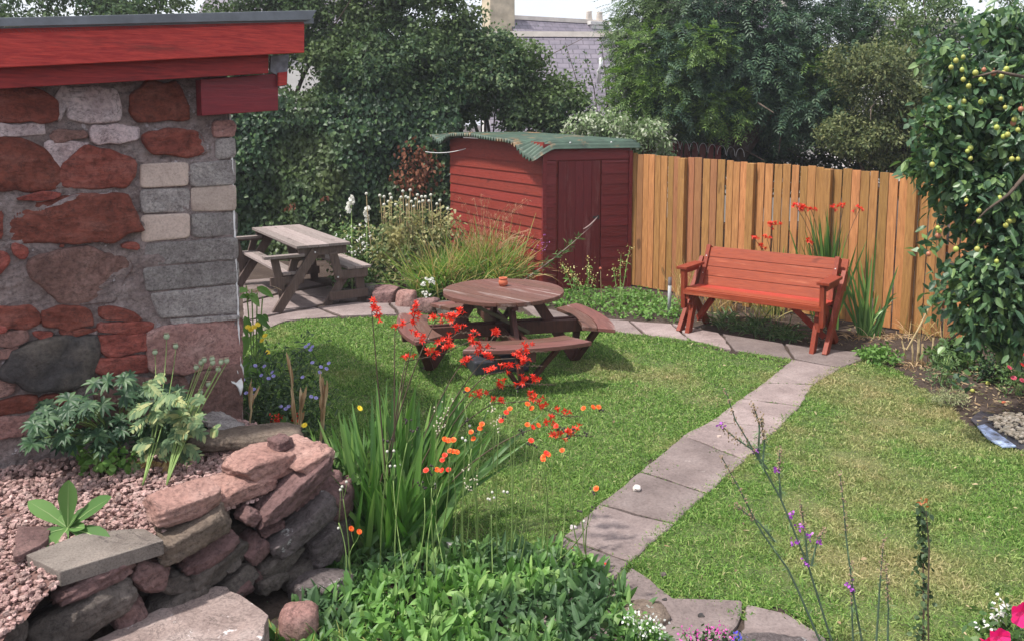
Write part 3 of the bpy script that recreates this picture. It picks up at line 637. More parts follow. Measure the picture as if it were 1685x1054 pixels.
for k in range(4):
    a = k * math.pi / 2; ca, sa = math.cos(a), math.sin(a); Rm = np.array([[ca, -sa, 0], [sa, ca, 0], [0, 0, 1]])
    sm = M()
    # two curved boards: chord boards with the outer edge on an arc
    for r0, r1 in ((.70, .828), (.834, .985)):
        pts = []
        for t in np.linspace(-.60, .60, 13): pts.append((r1 * (.5 + .5 * math.cos(t)), r1 * math.sin(t) * 1.0, .43))
        for t in np.linspace(.60, -.60, 13): pts.append((r0 * (.5 + .5 * math.cos(t)), r0 * math.sin(t) * 1.0, .43))
        sm.prism(np.array(pts)[::-1] @ Rm.T, (0, 0, -.036))
    seat = sm.build('bench_seat', PUBW, rt, bevel=.004)
    # local: plank grain on x -> rotate the mesh so the seat's long way is x
    q = Matrix.Rotation(-(a + math.pi / 2), 4, 'Z'); seat.data.transform(q); seat.rotation_euler = (0, 0, a + math.pi / 2)
    lm = M(); lm.beam(V(.26, 0, .685) @ Rm.T, V(.72, 0, -.005) @ Rm.T, .045, .095, up=Rm @ V(1, 0, .7)); lm.build('leg', PUBL, rt, bevel=.003)
    for s_ in (-1, 1):
        bm2 = M(); bm2.beam(V(.70, s_ * .03, .02) @ Rm.T, V(.84, s_ * .30, .40) @ Rm.T, .035, .07, up=Rm @ V(1, 0, .2)); bm2.build('seat_brace', PUBL, rt, bevel=.003)
    b2 = M(); b2.beam(V(.62, 0, .345) @ Rm.T, V(.95, 0, .345) @ Rm.T, .10, .09); b2.build('seat_block', PUBL, rt, bevel=.003)
for k, (dx, dy, z) in enumerate([(1, 0, .36), (0, 1, .36)]):
    for s_ in (-.055, .055):
        m = M(); o2 = V(-dy, dx, 0) * s_; L_ = .88; zz_ = z if k == 0 else z - .0
        m.beam(V(dx, dy, 0) * -L_ + o2 + V(0, 0, zz_ - (.004 if k else 0)), V(dx, dy, 0) * L_ + o2 + V(0, 0, zz_ - (.004 if k else 0)), .036 if k == 0 else .034, .115 if k == 0 else .108); m.build('cross_beam', PUBL, rt, bevel=.003)
for k in range(2):
    m = M(); d = V(math.cos(k * math.pi / 2), math.sin(k * math.pi / 2), 0); m.beam(d * -.46 + V(0, 0, .655 - .002 * k), d * .46 + V(0, 0, .655 - .002 * k), .05, .056); m.build('top_bearer', PUBL, rt)
m = M(); m.beam(V(-.30, -.12, .62), V(.22, -.1, .33), .03, .03); m.build('umbrella_strut', wood('mossy_strut', (.16, .14, .09), (.08, .07, .04), 'x'), rt)
pot = M(); pot.lathe([(.001, 0), (.034, 0), (.043, .018), (.045, .035), (.040, .052), (.034, .060), (.040, .066), (.040, .078), (.033, .080), (.031, .07), (.032, .02), (.001, .015)], n=24)
TERRA = plain('terracotta', (.50, .13, .065), .7, .15, 20)
o = pot.build('clay_pot', TERRA, None, True); c = G(828, 470, .722); o.location = tuple(c); props(o, 'small orange terracotta pot standing on the round picnic table', 'pot')
pb = M(); pb.box((0, 0, .07), .52, .46, .14); pb.box((0, 0, .16), .30, .30, .04); PLAS = plain('dark_plastic', (.035, .035, .045), .5, .2, 20)
o = pb.build('parasol_base', PLAS, None, bevel=.02); c = G(815, 604, 0); o.location = tuple(c); o.rotation_euler = (0, 0, .3); props(o, 'dark blue-grey block on the grass beneath the round picnic table', 'base block')

# ================================================================ WEATHERED CONVERTIBLE PICNIC SET
GW = wood('silver_weathered_timber', (.30, .25, .235), (.17, .135, .125), 'y', .75, wear=(.12, .09, .08), wearamt=.5)
GL = wood('grey_brown_timber', (.165, .115, .10), (.085, .058, .05), 'z', .75, wear=(.22, .18, .17), wearamt=.4)
E0 = AT(533, 401, 10.15); E1 = AT(449, 370, 11.97)
E0 = G(533, 402, .79); E1 = G(449, 370, .79); E0[2] = E1[2] = 0
ld = nrm(E1 - E0); rz = math.atan2(ld[1], ld[0]) - math.pi / 2       # local +y runs away along the table
ps = thing('picnic_set', 'weathered grey-brown wooden picnic table with folding bench on each side, on the paving', 'picnic table', E0, rz)
LN = 2.0
tm = M()
for k in range(5): tm.box((-.27 + .135 * k, LN / 2, .775 + .001 * (k % 2)), .131, LN, .034)
tm.build('tabletop', GW, ps, bevel=.004)
def P2(x, y, z): return V(x, y, z)
for side, sx in ((0, -1), (1, 1)):
    # bench seat: three slats
    sm = M(); x0 = .42 if sx > 0 else .40
    for k in range(3 if sx > 0 else 2): sm.box((sx * (x0 - .06 + .105 * k), LN / 2 + .02, .46), .10, LN - .05, .032)
    sm.build('bench_seat', GW, ps, bevel=.003)
for y in (.08, LN - .08):
    near = y < 1; e = -.02 if near else .02
    m = M(); m.beam(P2(-.30, y + e, .705), P2(.30, y + e, .705), .04, .105); m.build('top_rail', GL, ps, bevel=.003)
    m = M(); m.beam(P2(-.10, y - .045, .71), P2(-.60, y - .045, .0), .045, .11, up=(1, 0, .7)); m.build('leg', GL, ps, bevel=.003)
    m = M(); m.beam(P2(.12, y - .045, .68), P2(.20, y - .045, .34), .04, .11, up=(1, 0, .2)); m.build('hinge_post', GL, ps, bevel=.02)
    m = M(); m.beam(P2(.16, y - .002, .385), P2(.58, y - .002, .385), .04, .105); m.build('seat_rail', GL, ps, bevel=.003)
    m = M(); m.beam(P2(-.64, y - .002, .38), P2(-.24, y - .002, .38), .04, .10); m.build('seat_rail', GL, ps, bevel=.003)
    m = M(); m.beam(P2(.30, y + .045, .36), P2(.05, y + .045, .0), .04, .10, up=(1, 0, .7)); m.build('leg', GL, ps, bevel=.003)
    m = M(); m.beam(P2(.48, y + .045, .36), P2(.52, y + .045, .0), .04, .11, up=(1, 0, .1)); m.build('leg', GL, ps, bevel=.003)
    m = M(); m.beam(P2(.08, y + .0, .13), P2(.58, y + .0, .13), .035, .105); m.build('foot_rail', GL, ps, bevel=.003)
    m = M(); m.beam(P2(-.72, y - .03, .675), P2(-.24, y - .03, .675), .10, .035); m.build('armrest', GW, ps, bevel=.004)
    m = M(); m.beam(P2(-.60, y + .03, .655), P2(-.16, y + .03, .64), .03, .05); m.build('arm_rail', GL, ps)
    m = M(); m.beam(P2(-.58, y - .0, .65), P2(-.48, y - .0, .12), .04, .09, up=(1, 0, .2)); m.build('arm_post', GL, ps, bevel=.003)
    m = M(); m.beam(P2(-.30, y + .06, .66), P2(-.52, y + .06, .0), .04, .09, up=(1, 0, .3)); m.build('leg', GL, ps, bevel=.003)
m = M(); m.beam(P2(0, .1, .62), P2(0, LN - .1, .62), .09, .04); m.build('stretcher', GL, ps)
BOLTM = plain('galvanised_bolt', (.6, .6, .6), .4, .1, 20, .5, .5)
for (x, z) in ((-.11, .70), (.17, .37)):
    m = M(); m.ball((x, .005, z), .012, 8, 5); m.build('bolt', BOLTM, ps)

# ================================================================ RED CONVERTIBLE BENCH
RB = wood('salmon_red_paint', (.36, .064, .030), (.22, .036, .020), 'x', .5, wear=(.50, .17, .095), wearamt=.7, spec=.2)
RL = wood('red_paint_frame', (.30, .046, .026), (.18, .028, .018), 'z', .5, wear=(.42, .12, .07), wearamt=.7, spec=.2)
FL, FR = G(1124, 473.5, .50), G(1352, 503, .50); FL[2] = FR[2] = 0
u_ = nrm(FR - FL); BL = float(np.linalg.norm((FR - FL))); rb_rz = math.atan2(u_[1], u_[0])
rb = thing('garden_bench', 'red painted wooden garden bench with armrests against the fence', 'bench', FL, rb_rz)
# local x along the front edge, local y towards the fence
m = M()
for k in range(3): m.box((BL / 2, .075 + .13 * k, .485 - .010 * k), BL, .126, .034)
m.box((BL / 2, .005, .462), BL, .025, .06)
m.build('seat', RB, rb, bevel=.004)
bt = V(0, .60, .865); bb = V(0, .42, .47); bd = nrm(bt - bb); Lb = np.linalg.norm(bt - bb)
for k in range(4):
    c = bb + bd * (Lb * (k + .5) / 4); m = M(); m.box(c + V(BL / 2, 0, 0), BL - .10, .03, Lb / 4 - .004, np.stack([V(1, 0, 0), np.cross(bd, V(1, 0, 0)), bd], 1)); m.build('back_plank', RB, rb, bevel=.003)
# folded second bench hanging behind
for k in range(2):
    m = M(); c = V(BL / 2 + .03, .72 + .0 * k, .78 - .17 * k); m.box(c + V(0, -.03 * k, 0), BL + .02, .03, .16, np.stack([V(1, 0, 0), np.cross(bd, V(1, 0, 0)), bd], 1)); m.build('rear_plank', RB, rb, bevel=.003)
for x, s_ in ((.0, -1), (BL, 1)):
    m = M(); m.beam(V(x - s_ * .03, .62, .88), V(x - s_ * .03, .40, .42), .045, .10, up=(0, 1, .3)); m.build('back_post', RL, rb, bevel=.003)
    m = M(); m.beam(V(x + s_ * .045, .60, .74), V(x + s_ * .045, .03, .0), .045, .095, up=(0, 1, .5)); m.build('raking_leg', RL, rb, bevel=.003)
    m = M(); m.beam(V(x - s_ * .07, .16, .42), V(x - s_ * .07, .0, .0), .045, .085, up=(0, 1, .3)); m.build('front_leg', RL, rb, bevel=.003)
    m = M(); m.beam(V(x - s_ * .02, .14, .46), V(x - s_ * .02, .62, .0), .04, .09, up=(0, 1, .6)); m.build('rear_leg', RL, rb, bevel=.003)
    m = M(); m.beam(V(x + s_ * .0, .02, .70), V(x + s_ * .0, .04, .28), .045, .075, up=(0, 1, 0)); m.build('arm_post', RL, rb, bevel=.003)
    m = M(); m.box((x + s_ * .01, .20, .715), .12, .46, .03); m.build('armrest', RL, rb, bevel=.004)
    m = M(); m.box((x + s_ * .025, .22, .670), .035, .42, .055); m.build('arm_rail', RL, rb, bevel=.003)
    m = M(); m.box((x - s_ * .045, .24, .42), .035, .46, .08); m.build('seat_rail', RL, rb, bevel=.003)
    m = M(); m.box((x - s_ * .045, .10, .27), .05, .10, .10); m.build('hinge_block', RL, rb, bevel=.003)
for x in (.03, BL - .03):
    for (yy, zz_) in ((.525, .78), (.44, .60)): m = M(); m.ball((x, yy, zz_), .011, 8, 5); m.build('bolt', BOLTM, rb)
m = M(); m.beam(V(.05, .30, .12), V(.30, .10, .42), .035, .06); m.build('brace', RL, rb); m = M(); m.beam(V(BL - .05, .30, .12), V(BL - .30, .10, .42), .035, .06); m.build('brace', RL, rb)

# ================================================================ SHED
S0 = AT(894, 470, 11.05); S0[2] = 0; S1 = AT(1033, 470, 11.5); S1[2] = 0; S2 = AT(743, 400, 13.45); S2[2] = 0
SHW = wood('lit_red_cladding', (.26, .040, .028), (.17, .025, .018), 'y', .6, wear=(.12, .02, .018), wearamt=.5, islandvar=.08)  # brighter copy of the shed red: sunlight on the side wall, in the colour
SHF = wood('shaded_red_cladding', (.20, .026, .026), (.125, .016, .018), 'x', .6, wear=(.26, .07, .06), wearamt=.4, islandvar=.08)  # darker copy of the shed red: the front wall's shade is painted in
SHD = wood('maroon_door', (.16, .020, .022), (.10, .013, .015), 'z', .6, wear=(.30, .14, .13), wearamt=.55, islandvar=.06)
fd = nrm(S1 - S0); FWID = float(np.linalg.norm(S1 - S0)); frz = math.atan2(fd[1], fd[0]); fnrm = V(fd[1], -fd[0], 0)
shed = thing('garden_shed', 'small dark red clapboard shed with sagging green corrugated roof in the corner', 'shed', S0, frz)
Rsh = np.array(Matrix.Rotation(-frz, 3, 'Z'))
def L2(p): return (np.asarray(p) - S0) @ Rsh.T
s2 = L2(S2); SD = s2 / np.linalg.norm(s2); SLEN = float(np.linalg.norm(s2)); sn = V(-SD[1], SD[0], 0)   # side direction and outward normal (left)
if sn[0] > 0: sn = -sn
TOPF = 1.96
# cladding: overlapping boards
def clad(m, a, b, n_out, z0, z1, pitch=.142, ins=0.0):
    z = z0; d = nrm(b - a); L_ = np.linalg.norm(b - a); k = 0
    while z < z1:
        h = min(pitch, z1 - z); tp = a + V(0, 0, z)
        pts = [tp + n_out * .020, tp + n_out * .006 + V(0, 0, h), tp + V(0, 0, h) - n_out * .008, tp - n_out * .008]
        kk = m.addv(np.array(pts)); kk2 = m.addv(np.array(pts) + d * L_ * 1.0)
        m.poly([kk, kk + 1, kk + 2, kk + 3]); m.poly([kk2 + 3, kk2 + 2, kk2 + 1, kk2])
        for i in range(4): j = (i + 1) % 4; m.quads([[kk + j, kk + i, kk2 + i, kk2 + j]])
        z += pitch; k += 1
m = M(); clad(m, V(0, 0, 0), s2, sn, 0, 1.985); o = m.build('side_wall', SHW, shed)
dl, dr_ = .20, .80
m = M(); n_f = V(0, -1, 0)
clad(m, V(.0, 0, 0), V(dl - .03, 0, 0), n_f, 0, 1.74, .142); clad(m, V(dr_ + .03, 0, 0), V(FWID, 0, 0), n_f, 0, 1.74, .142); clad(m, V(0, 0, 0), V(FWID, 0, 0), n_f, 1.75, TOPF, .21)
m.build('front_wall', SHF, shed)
m = M()
for k in range(5): m.box((dl + (dr_ - dl) * (k + .5) / 5, -.012, .885), (dr_ - dl) / 5 - .003, .024, 1.70)
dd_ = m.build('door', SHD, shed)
m = M(); m.box((dl + .03, -.028, 1.62), .05, .006, .05); m.box((dl + .03, -.028, .3), .05, .006, .05); h_ = m.build('hinges', SHD, dd_); h_.name = 'hinge'
m = M(); m.box((dr_ - .05, -.030, .98), .09, .012, .03); m.box((dr_ - .02, -.034, .98), .02, .02, .05); m.build('latch', plain('black_iron', (.04, .035, .035), .6), dd_)
for xx in (0, FWID):
    m = M(); m.box((xx, -.012, .93), .05, .05, 1.86); m.build('corner_trim', SHF, shed)
m = M(); pts = [V(0, .01, 0), V(FWID, .01, 0), V(FWID, .01, 0) + s2, s2]; pts = [p + V(.01 * (1 if i in (0, 3) else -1), 0, 0) for i, p in enumerate(pts)]; m.prism(pts, (0, 0, 1.95)); m.build('interior', SHW, shed)
# corrugated roof: ridges run parallel to the front, the torn left verge droops towards the front corner
GRN = plain('green_corrugated_sheet', (.040, .072, .050), .6, .45, 6, .5, 0, .1)
nt = GRN.node_tree; b_ = nt.nodes['Principled BSDF']; rs, _ = noise(nt, 2.2, 6, .7); old = b_.inputs['Base Color'].links[0].from_socket
nt.links.new(mix(nt, old, (.34, .17, .07), maprange(nt, rs, .56, .68, 0, .85)), b_.inputs['Base Color'])
m = M(); NV = 260; NU = 26
vv_ = np.linspace(-.10, SLEN + .28, NV); uu = np.linspace(-.22, FWID + .10, NU); UU, VV = np.meshgrid(uu, vv_, indexing='ij')
corr = .026 * np.sin(VV / .076 * 2 * math.pi)
zr = 1.985 + .055 * np.clip(VV / SLEN, 0, 1) + corr
fr = np.exp(-((VV - .02) / .22) ** 2)
left = np.clip((.10 - UU) / .30, 0, 1) ** 1.3
zr = zr - left * np.exp(-((VV - .04) / .28) ** 2) * .20                    # drooping front corner
zr = zr - np.clip((.05 - VV) / .15, 0, 1) * .06 * (1)                       # front edge rolled down
zr = zr - left * np.exp(-((VV - SLEN + .05) / .22) ** 2) * .13 + left * np.exp(-((VV - SLEN * .62) / .5) ** 2) * .03
zr = zr - np.clip((VV - SLEN - .05) / .3, 0, 1) * .02
P = UU[..., None] * V(1, 0, 0) + VV[..., None] * SD; P[..., 2] = zr
k = m.addv(P.reshape(-1, 3)); i, j = np.meshgrid(np.arange(NU - 1), np.arange(NV - 1), indexing='ij')
m.quads(np.stack([i * NV + j, (i + 1) * NV + j, (i + 1) * NV + j + 1, i * NV + j + 1], -1).reshape(-1, 4) + k)
o = m.build('roof', GRN, shed, True); sol = o.modifiers.new('thick', 'SOLIDIFY'); sol.thickness = .004
for x in (.35, .95):
    m = M(); m.ball((x, -.05, 1.975), .014, 8, 5); m.build('roof_bolt', BOLTM, shed)
a = AT(700, 250, 13.2); b = AT(793, 234, 12.9); m = M(); t = np.linspace(0, 1, 14)[:, None]; m.tube(a + (b - a) * t + V(0, 0, -.12) * (4 * t * (1 - t)) * .6, .006, 5)
WIRE = plain('white_cable', (.5, .5, .5), .5, .1, 20); o = m.build('cable', WIRE); props(o, 'thin pale cable sagging from the hedge to the top of the shed side', 'cable')

# ================================================================ FENCES
F0 = AT(1036, 470, 11.52); F0[2] = 0; F1 = G(1482, 545, 0); fdir = nrm(F1 - F0); FLEN = 6.6
fence = thing('fence', 'tall new golden timber fence of upright boards running behind the bench', 'fence', F0, math.atan2(fdir[1], fdir[0]))
FB = wood('golden_fence_timber', (.49, .245, .088), (.26, .118, .040), 'z', .6, wear=(.20, .09, .035), wearamt=.5, islandvar=.30, grain=.8)
FBD = wood('darker_fence_timber', (.37, .17, .075), (.23, .10, .045), 'z', .65, wear=(.2, .09, .04), wearamt=.4, islandvar=.2)
m = M(); md = M(); x = .0; k = 0; r = np.random.default_rng(12)
def ftop(x): return 1.80 - .030 * x
while x < FLEN:
    if k % 9 == 8:
        # a post proud of the boards
        pm2 = M(); pm2.box((x + .06, -.035, (ftop(x) + .01) / 2), .095, .09, ftop(x) + .01); pm2.build('fence_post', FB, fence, bevel=.004); x += .115; k += 1; continue
    w = r.uniform(.083, .100); h = ftop(x) + r.normal() * .006; front = (k % 2 == 0)
    (m if r.uniform() < .78 else md).box((x + w / 2, 0 + r.normal() * .004, h / 2 + .02), w, .019, h)
    x += w + r.uniform(.004, .014) + (.014 if r.uniform() < .2 else 0); k += 1
m.build('boards', FB, fence, bevel=.002).name = 'fence_boards'; o = md.build('fence_boards', FBD, fence, bevel=.002); o['label'] = 'darker brown boards among the golden ones'
for z in (.35, .95, 1.5):
    m = M(); m.box((FLEN / 2, .045, z), FLEN, .04, .07); m.build('rail', FBD, fence)
# dark red fence with scalloped wire beyond
RF = wood('dark_red_fence', (.14, .025, .022), (.07, .014, .013), 'z', .7)
rf0 = AT(1030, 300, 14.5); rf0[2] = 0; rf = thing('back_fence', 'old dark red picket fence with hooped wire showing above the golden fence by the shed', 'fence', rf0)
m = M()
for k in range(13): m.box((k * .125, .25 * 0 - k * .02, .95), .10, .02, 1.96 - .016 * k + .04 * (k % 2))
m.build('pickets', RF, rf)
m = M()
for k in range(13):
    t = np.linspace(0, math.pi, 9); m.tube(np.stack([.05 + k * .15 + .07 * np.cos(t), 0 * t - .03 - k * .024, 1.88 - .02 * k + .15 * np.sin(t)], 1), .005, 4)
m.build('wire_hoops', WIRE, rf).name = 'wire_hoop'
# marker post
c = G(1101, 519, 0); m = M(); m.lathe([(.001, .45), (.021, .45), (.021, 0), (.001, 0)][::-1], n=14); PIPE = plain('grey_pipe', (.42, .43, .44), .5, .2, 8)
mp_ = thing('post', 'short grey metal pipe standing in the bed left of the red bench', 'post', c); m.build('pipe', PIPE, mp_, True); m = M(); m.lathe([(.0225, .36), (.0225, .452), (.001, .453)], n=14); m.build('cap', plain('dark_cap', (.10, .085, .09), .7), mp_, True)
# white-edged timber board behind the leafy clump
a = G(702, 872, .06); b = G(745, 903, .045); m = M(); m.beam(a, b, .022, .05); o = m.build('edging_board', wood('pale_edging', (.5, .48, .46), (.36, .33, .31), 'x')); props(o, 'short pale timber edging board between the crocosmia and the lawn', 'edging board')
# kerb stones of the far bed
for k, (px, py, hs, mt) in enumerate([(637, 487, (.17, .13, .13), PURP_ST), (668, 494, (.12, .11, .12), PINK_ST), (700, 504, (.17, .10, .11), PURP_ST), (740, 510, (.2, .1, .09), GREY_ST), (612, 480, (.12, .1, .1), GREY_ST)]):
    c = G(px, py, .08); m = M(); rock(m, V(0, 0, 0), np.array(Matrix.Rotation(-.2 * k, 3, 'Z')), hs, 140 + k, 6, 8, .05, 5); o = m.build('kerb_stone', mt, None, True); o.location = tuple(c)
    props(o, ['big rounded purplish kerb stone at the left corner of the far flower bed', 'upright pink kerb stone second from the left of the far bed', 'long low kerb stone third from the left of the far bed', 'low grey kerb stone behind the left bench of the round table', 'small grey kerb stone beside the weathered picnic set'][k], 'kerb stone')
# rubble on the path
c = G(1048, 806, .02); m = M(); rock(m, V(0, 0, .012), np.eye(3), (.022, .030, .016), 5, 4, 5); o = m.build('pebble', plain('pale_chip', (.55, .5, .47), .8)); o.location = tuple(c); props(o, 'pale lump of rubble lying alone on a path flag', 'pebble')
for k, (px, py, s_, lb) in enumerate([(944, 868, .012, 'white chip at the left edge of the path'), (1184, 718, .010, 'tiny pale pebble on the middle of the path'), (1153, 1013, .011, 'black pebble on the lower path nearest the bottom edge'), (1091, 945, .010, 'grey pebble near the bend of the path'), (1093, 987, .008, 'small dark pebble left on the lower path')]):
    c = G(px, py, .02); m = M(); rock(m, V(0, 0, s_ * .5), np.eye(3), (s_ * 1.4, s_, s_ * .8), 15 + k, 4, 4); o = m.build('pebble', [plain('chip%d' % k, (.55, .5, .5), .8), BEIGE, DARK_ST, GREY_ST, DARK_ST][k]); o.location = tuple(c); props(o, lb, 'pebble')

# ================================================================ HOUSES BEYOND
def slate():
    m, nt, b, out = newmat('slate_roof'); tc = nt.nodes.new('ShaderNodeTexCoord')
    br = nt.nodes.new('ShaderNodeTexBrick'); nt.links.new(tc.outputs['Object'], br.inputs[0])
    for i, q in (('Color1', (.135, .12, .15, 1)), ('Color2', (.18, .16, .195, 1)), ('Mortar', (.07, .062, .08, 1))): br.inputs[i].default_value = q
    br.inputs['Scale'].default_value = 1; br.inputs['Brick Width'].default_value = .34; br.inputs['Row Height'].default_value = .22; br.inputs['Mortar Size'].default_value = .014
    f, _ = noise(nt, 3, 5); c = mix(nt, br.outputs[0], ramp(nt, f, [(.3, (.7, .7, .75)), (.7, (1.15, 1.1, 1.1))]), .8, 'MULTIPLY'); nt.links.new(c, b.inputs['Base Color']); b.inputs['Roughness'].default_value = .6
    bump(nt, b, br.outputs['Fac'], .5, .03); return m
SLATE = slate(); HARL = plain('pale_harling', (.62, .60, .58), .9, .12, 3); SAND = plain('yellow_sandstone', (.50, .42, .30), .9, .25, 3); RIDGE = plain('pale_ridge', (.62, .56, .50), .9, .15, 3)
def roofplane(m, a, b, pitch, down):
    """sloped sheet in local coords: x along the ridge, y down the slope"""
    L_ = np.linalg.norm(b - a); k = m.addv([(0, 0, 0), (L_, 0, 0), (L_, -down, 0), (0, -down, 0)]); m.poly([k + 3, k + 2, k + 1, k]); m.quads([])
def slatehouse(lb, ra, rb_, down, depth, name='slate_roofed_house'):
    d = nrm(rb_ - ra); yaw = math.atan2(d[1], d[0]); t = thing(name, lb, 'house', V(ra[0], ra[1], 0), yaw)
    z = ra[2]; L_ = float(np.linalg.norm((rb_ - ra)[:2])); an = R(42); dz = down * math.sin(an); dy = down * math.cos(an)
    m = M(); m.prism([(0, -down, -.08), (L_, -down, -.08), (L_, 0, -.08), (0, 0, -.08)], (0, 0, .08)); o = m.build('roof', SLATE, t); o.location = (0, 0, z); o.rotation_euler = (an, 0, 0)
    m = M(); m.prism([(0, 0, -.08), (L_, 0, -.08), (L_, down, -.08), (0, down, -.08)], (0, 0, .08)); o = m.build('roof', SLATE, t); o.location = (0, 0, z); o.rotation_euler = (-an, 0, 0)
    m = M(); g = [(0, -dy + .15, 0), (0, -dy + .15, z - dz), (0, 0, z - .13), (0, dy - .15, z - dz), (0, dy - .15, 0)]; m.prism([(p[0] + .1, p[1], p[2]) for p in g][::-1], (L_ - .2, 0, 0)); m.build('wall', HARL, t)
    m = M(); m.box((L_ / 2, 0, z + .03), L_, .22, .16); m.build('ridge', RIDGE, t); return t
def chimney(t, x, y, z0, z1, w, d, mat, pots=2):
    m = M(); m.box((x, y, (z0 + z1) / 2), w, d, z1 - z0); m.box((x, y, z1 + .06), w + .16, d + .16, .14); m.box((x, y, z0 + (z1 - z0) * .55), w + .08, d + .08, .1); c = m.build('chimney', mat, t, bevel=.01)
    for k in range(pots):
        m = M(); m.lathe([(.12, z1 + .12), (.15, z1 + .16), (.11, z1 + .5), (.14, z1 + .55), (.08, z1 + .56)], (x + (k - (pots - 1) / 2) * .5, y, 0), 12); m.build('chimney_pot', RIDGE, c, True)
h1 = slatehouse('grey slate roofed house seen through the gap between the trees above the shed', AT(800, 58, 26), AT(1075, 55, 26.3), 4.6, 6)
h2 = slatehouse('farther bluish slate roof with yellow stone chimney at its left end', AT(835, 30, 34), AT(1000, 50, 36), 4, 6); chimney(h2, -.4, 0, 3, 6.95, 1.05, .8, SAND, 0)
h2b = L2  # keep
chimney(h2, 3.95, 0, 4.5, 6.0, .62, .6, HARL, 2)
h3 = slatehouse('taller purple-grey slate roof with white verge rising behind the ash tree', AT(1062, 6, 21), AT(1300, -12, 21.3), 3.6, 6)
m = M(); m.box((-.05, 0, 4.98), .12, .5, .42); m.build('white_verge', WHITE, h3)
m = M(); m.tube([(3.05, -2.3, 3.2), (3.05, -2.3, 3.55), (3.10, -2.35, 3.65), (3.10, -2.35, 3.9)], .06, 8); m.build('flue_pipe', BOLTM, h1, True)
m = M(); m.tube([(4.45, -.6, 4.1), (4.75, -.6, 5.0)], .07, 8); m.build('white_pipe', WHITE, h1, True)
gh = thing('pale_house', 'white rendered house wall glimpsed through the bare gap in the hedge at left', 'house', AT(430, 200, 22)); gh.location.z = 0
m = M(); m.box((.5, 2, 2), 4.6, 4, 4.0); m.build('wall', HARL, gh); m = M(); m.prism([(-1.9, -.1, 4), (2.9, -.1, 4), (2.9, 2, 5.6), (-1.9, 2, 5.6)], (0, 0, .1)); m.build('roof', SLATE, gh)
gh2 = slatehouse('low slate roofed house glimpsed at the top right between the trees', AT(1440, 32, 30), AT(1600, 30, 31), 4, 6)

# ================================================================ FOLIAGE TOOLS
BARK = plain('bark', (.10, .075, .06), .9, .35, 9, .2, 0, .6)
STEMG = plain('green_stem', (.19, .28, .085), .6, .3, 14, .3, 0, 0)
STEMD = plain('dark_stem', (.09, .065, .045), .7, .3, 14, .3, 0, 0)
STEMT = plain('dry_stem', (.42, .32, .18), .8, .3, 14, .2, 0, 0)
OVAL = ((0, .10), (.22, .78), (.5, 1), (.8, .62), (1, .04)); SIMPLE = ((0, .15), (.42, 1), (1, .05)); LANCE = ((0, .15), (.3, .8), (.55, 1), (.8, .65), (1, .03))
STRAP = ((0, .7), (.25, 1), (.5, 1), (.75, .7), (1, .03)); BROAD = ((0, .5), (.3, 1), (.7, .85), (1, .1))
def basis(D):
    ref = np.where(np.abs(D[:, 2:3]) > .9, V(1, 0, 0), V(0, 0, 1)); a = np.cross(D, ref); a /= np.linalg.norm(a, axis=1)[:, None] + 1e-9
    return a, np.cross(D, a)
def blobpts(blobs, n, shell=.72, back=.55, zcut=None):
    """points spread through a set of ellipsoids, mostly near their surface, in clumps"""
    out = []; cen = []
    vol = np.array([np.prod(b[1]) ** (2 / 3) for b in blobs]); vol = vol / vol.sum()
    for (c, r_), w in zip(blobs, vol):
        k = max(3, int(n * w)); d = rand_dirs(k * 2); fr = np.where(rng.uniform(size=k * 2) < shell, rng.uniform(.82, 1.08, k * 2), rng.uniform(.2, .9, k * 2))
        bumpy = 1 + .16 * wob(d * 2.2 + np.array(c), 3, 1.3) + .07 * wob(d * 7 + np.array(c), 4, 1.3)
        p = np.array(c) + d * np.array(r_) * (fr * bumpy)[:, None]
        ok = (d[:, 1] < .35) | (rng.uniform(size=k * 2) < back); p = p[ok][:k]; d = d[ok][:k]
        out.append(p); cen.append(d)
    p, d = np.concatenate(out), np.concatenate(cen)
    ok = p[:, 2] > .04; return p[ok], d[ok]
def lobes(blobs, k=11, s_=.40, seed=0):
    r = np.random.default_rng(seed); out = []
    for c, rr in blobs:
        out.append((c, tuple(np.array(rr) * .70)))
        for _ in range(k):
            d = nrm(r.normal(size=3) * (1, .9, 1)); d[1] = -abs(d[1]) if r.uniform() < .65 else d[1]; f = s_ * r.uniform(.6, 1.25)
            out.append((tuple(np.array(c) + d * np.array(rr) * r.uniform(.62, .92)), tuple(np.array(rr) * f * np.array([1, 1, .8]))))
    return out
def gapcut(p, gaps):
    """thin the crown where daylight shows through it"""
    ok = np.ones(len(p), bool)
    for (x, y, rx, ry, keep) in gaps:
        t = p[:, 1]; q = (p - V(0, 0, EYE)); cy = q[:, 1] * cp - q[:, 2] * sp; a = q[:, 0] / cy * FPX + PXC; b = -(q[:, 1] * sp + q[:, 2] * cp) / cy * FPX + PYC
        e = ((a - x) / rx) ** 2 + ((b - y) / ry) ** 2 < 1; ok &= ~e | (rng.uniform(size=len(p)) < keep)
    return ok
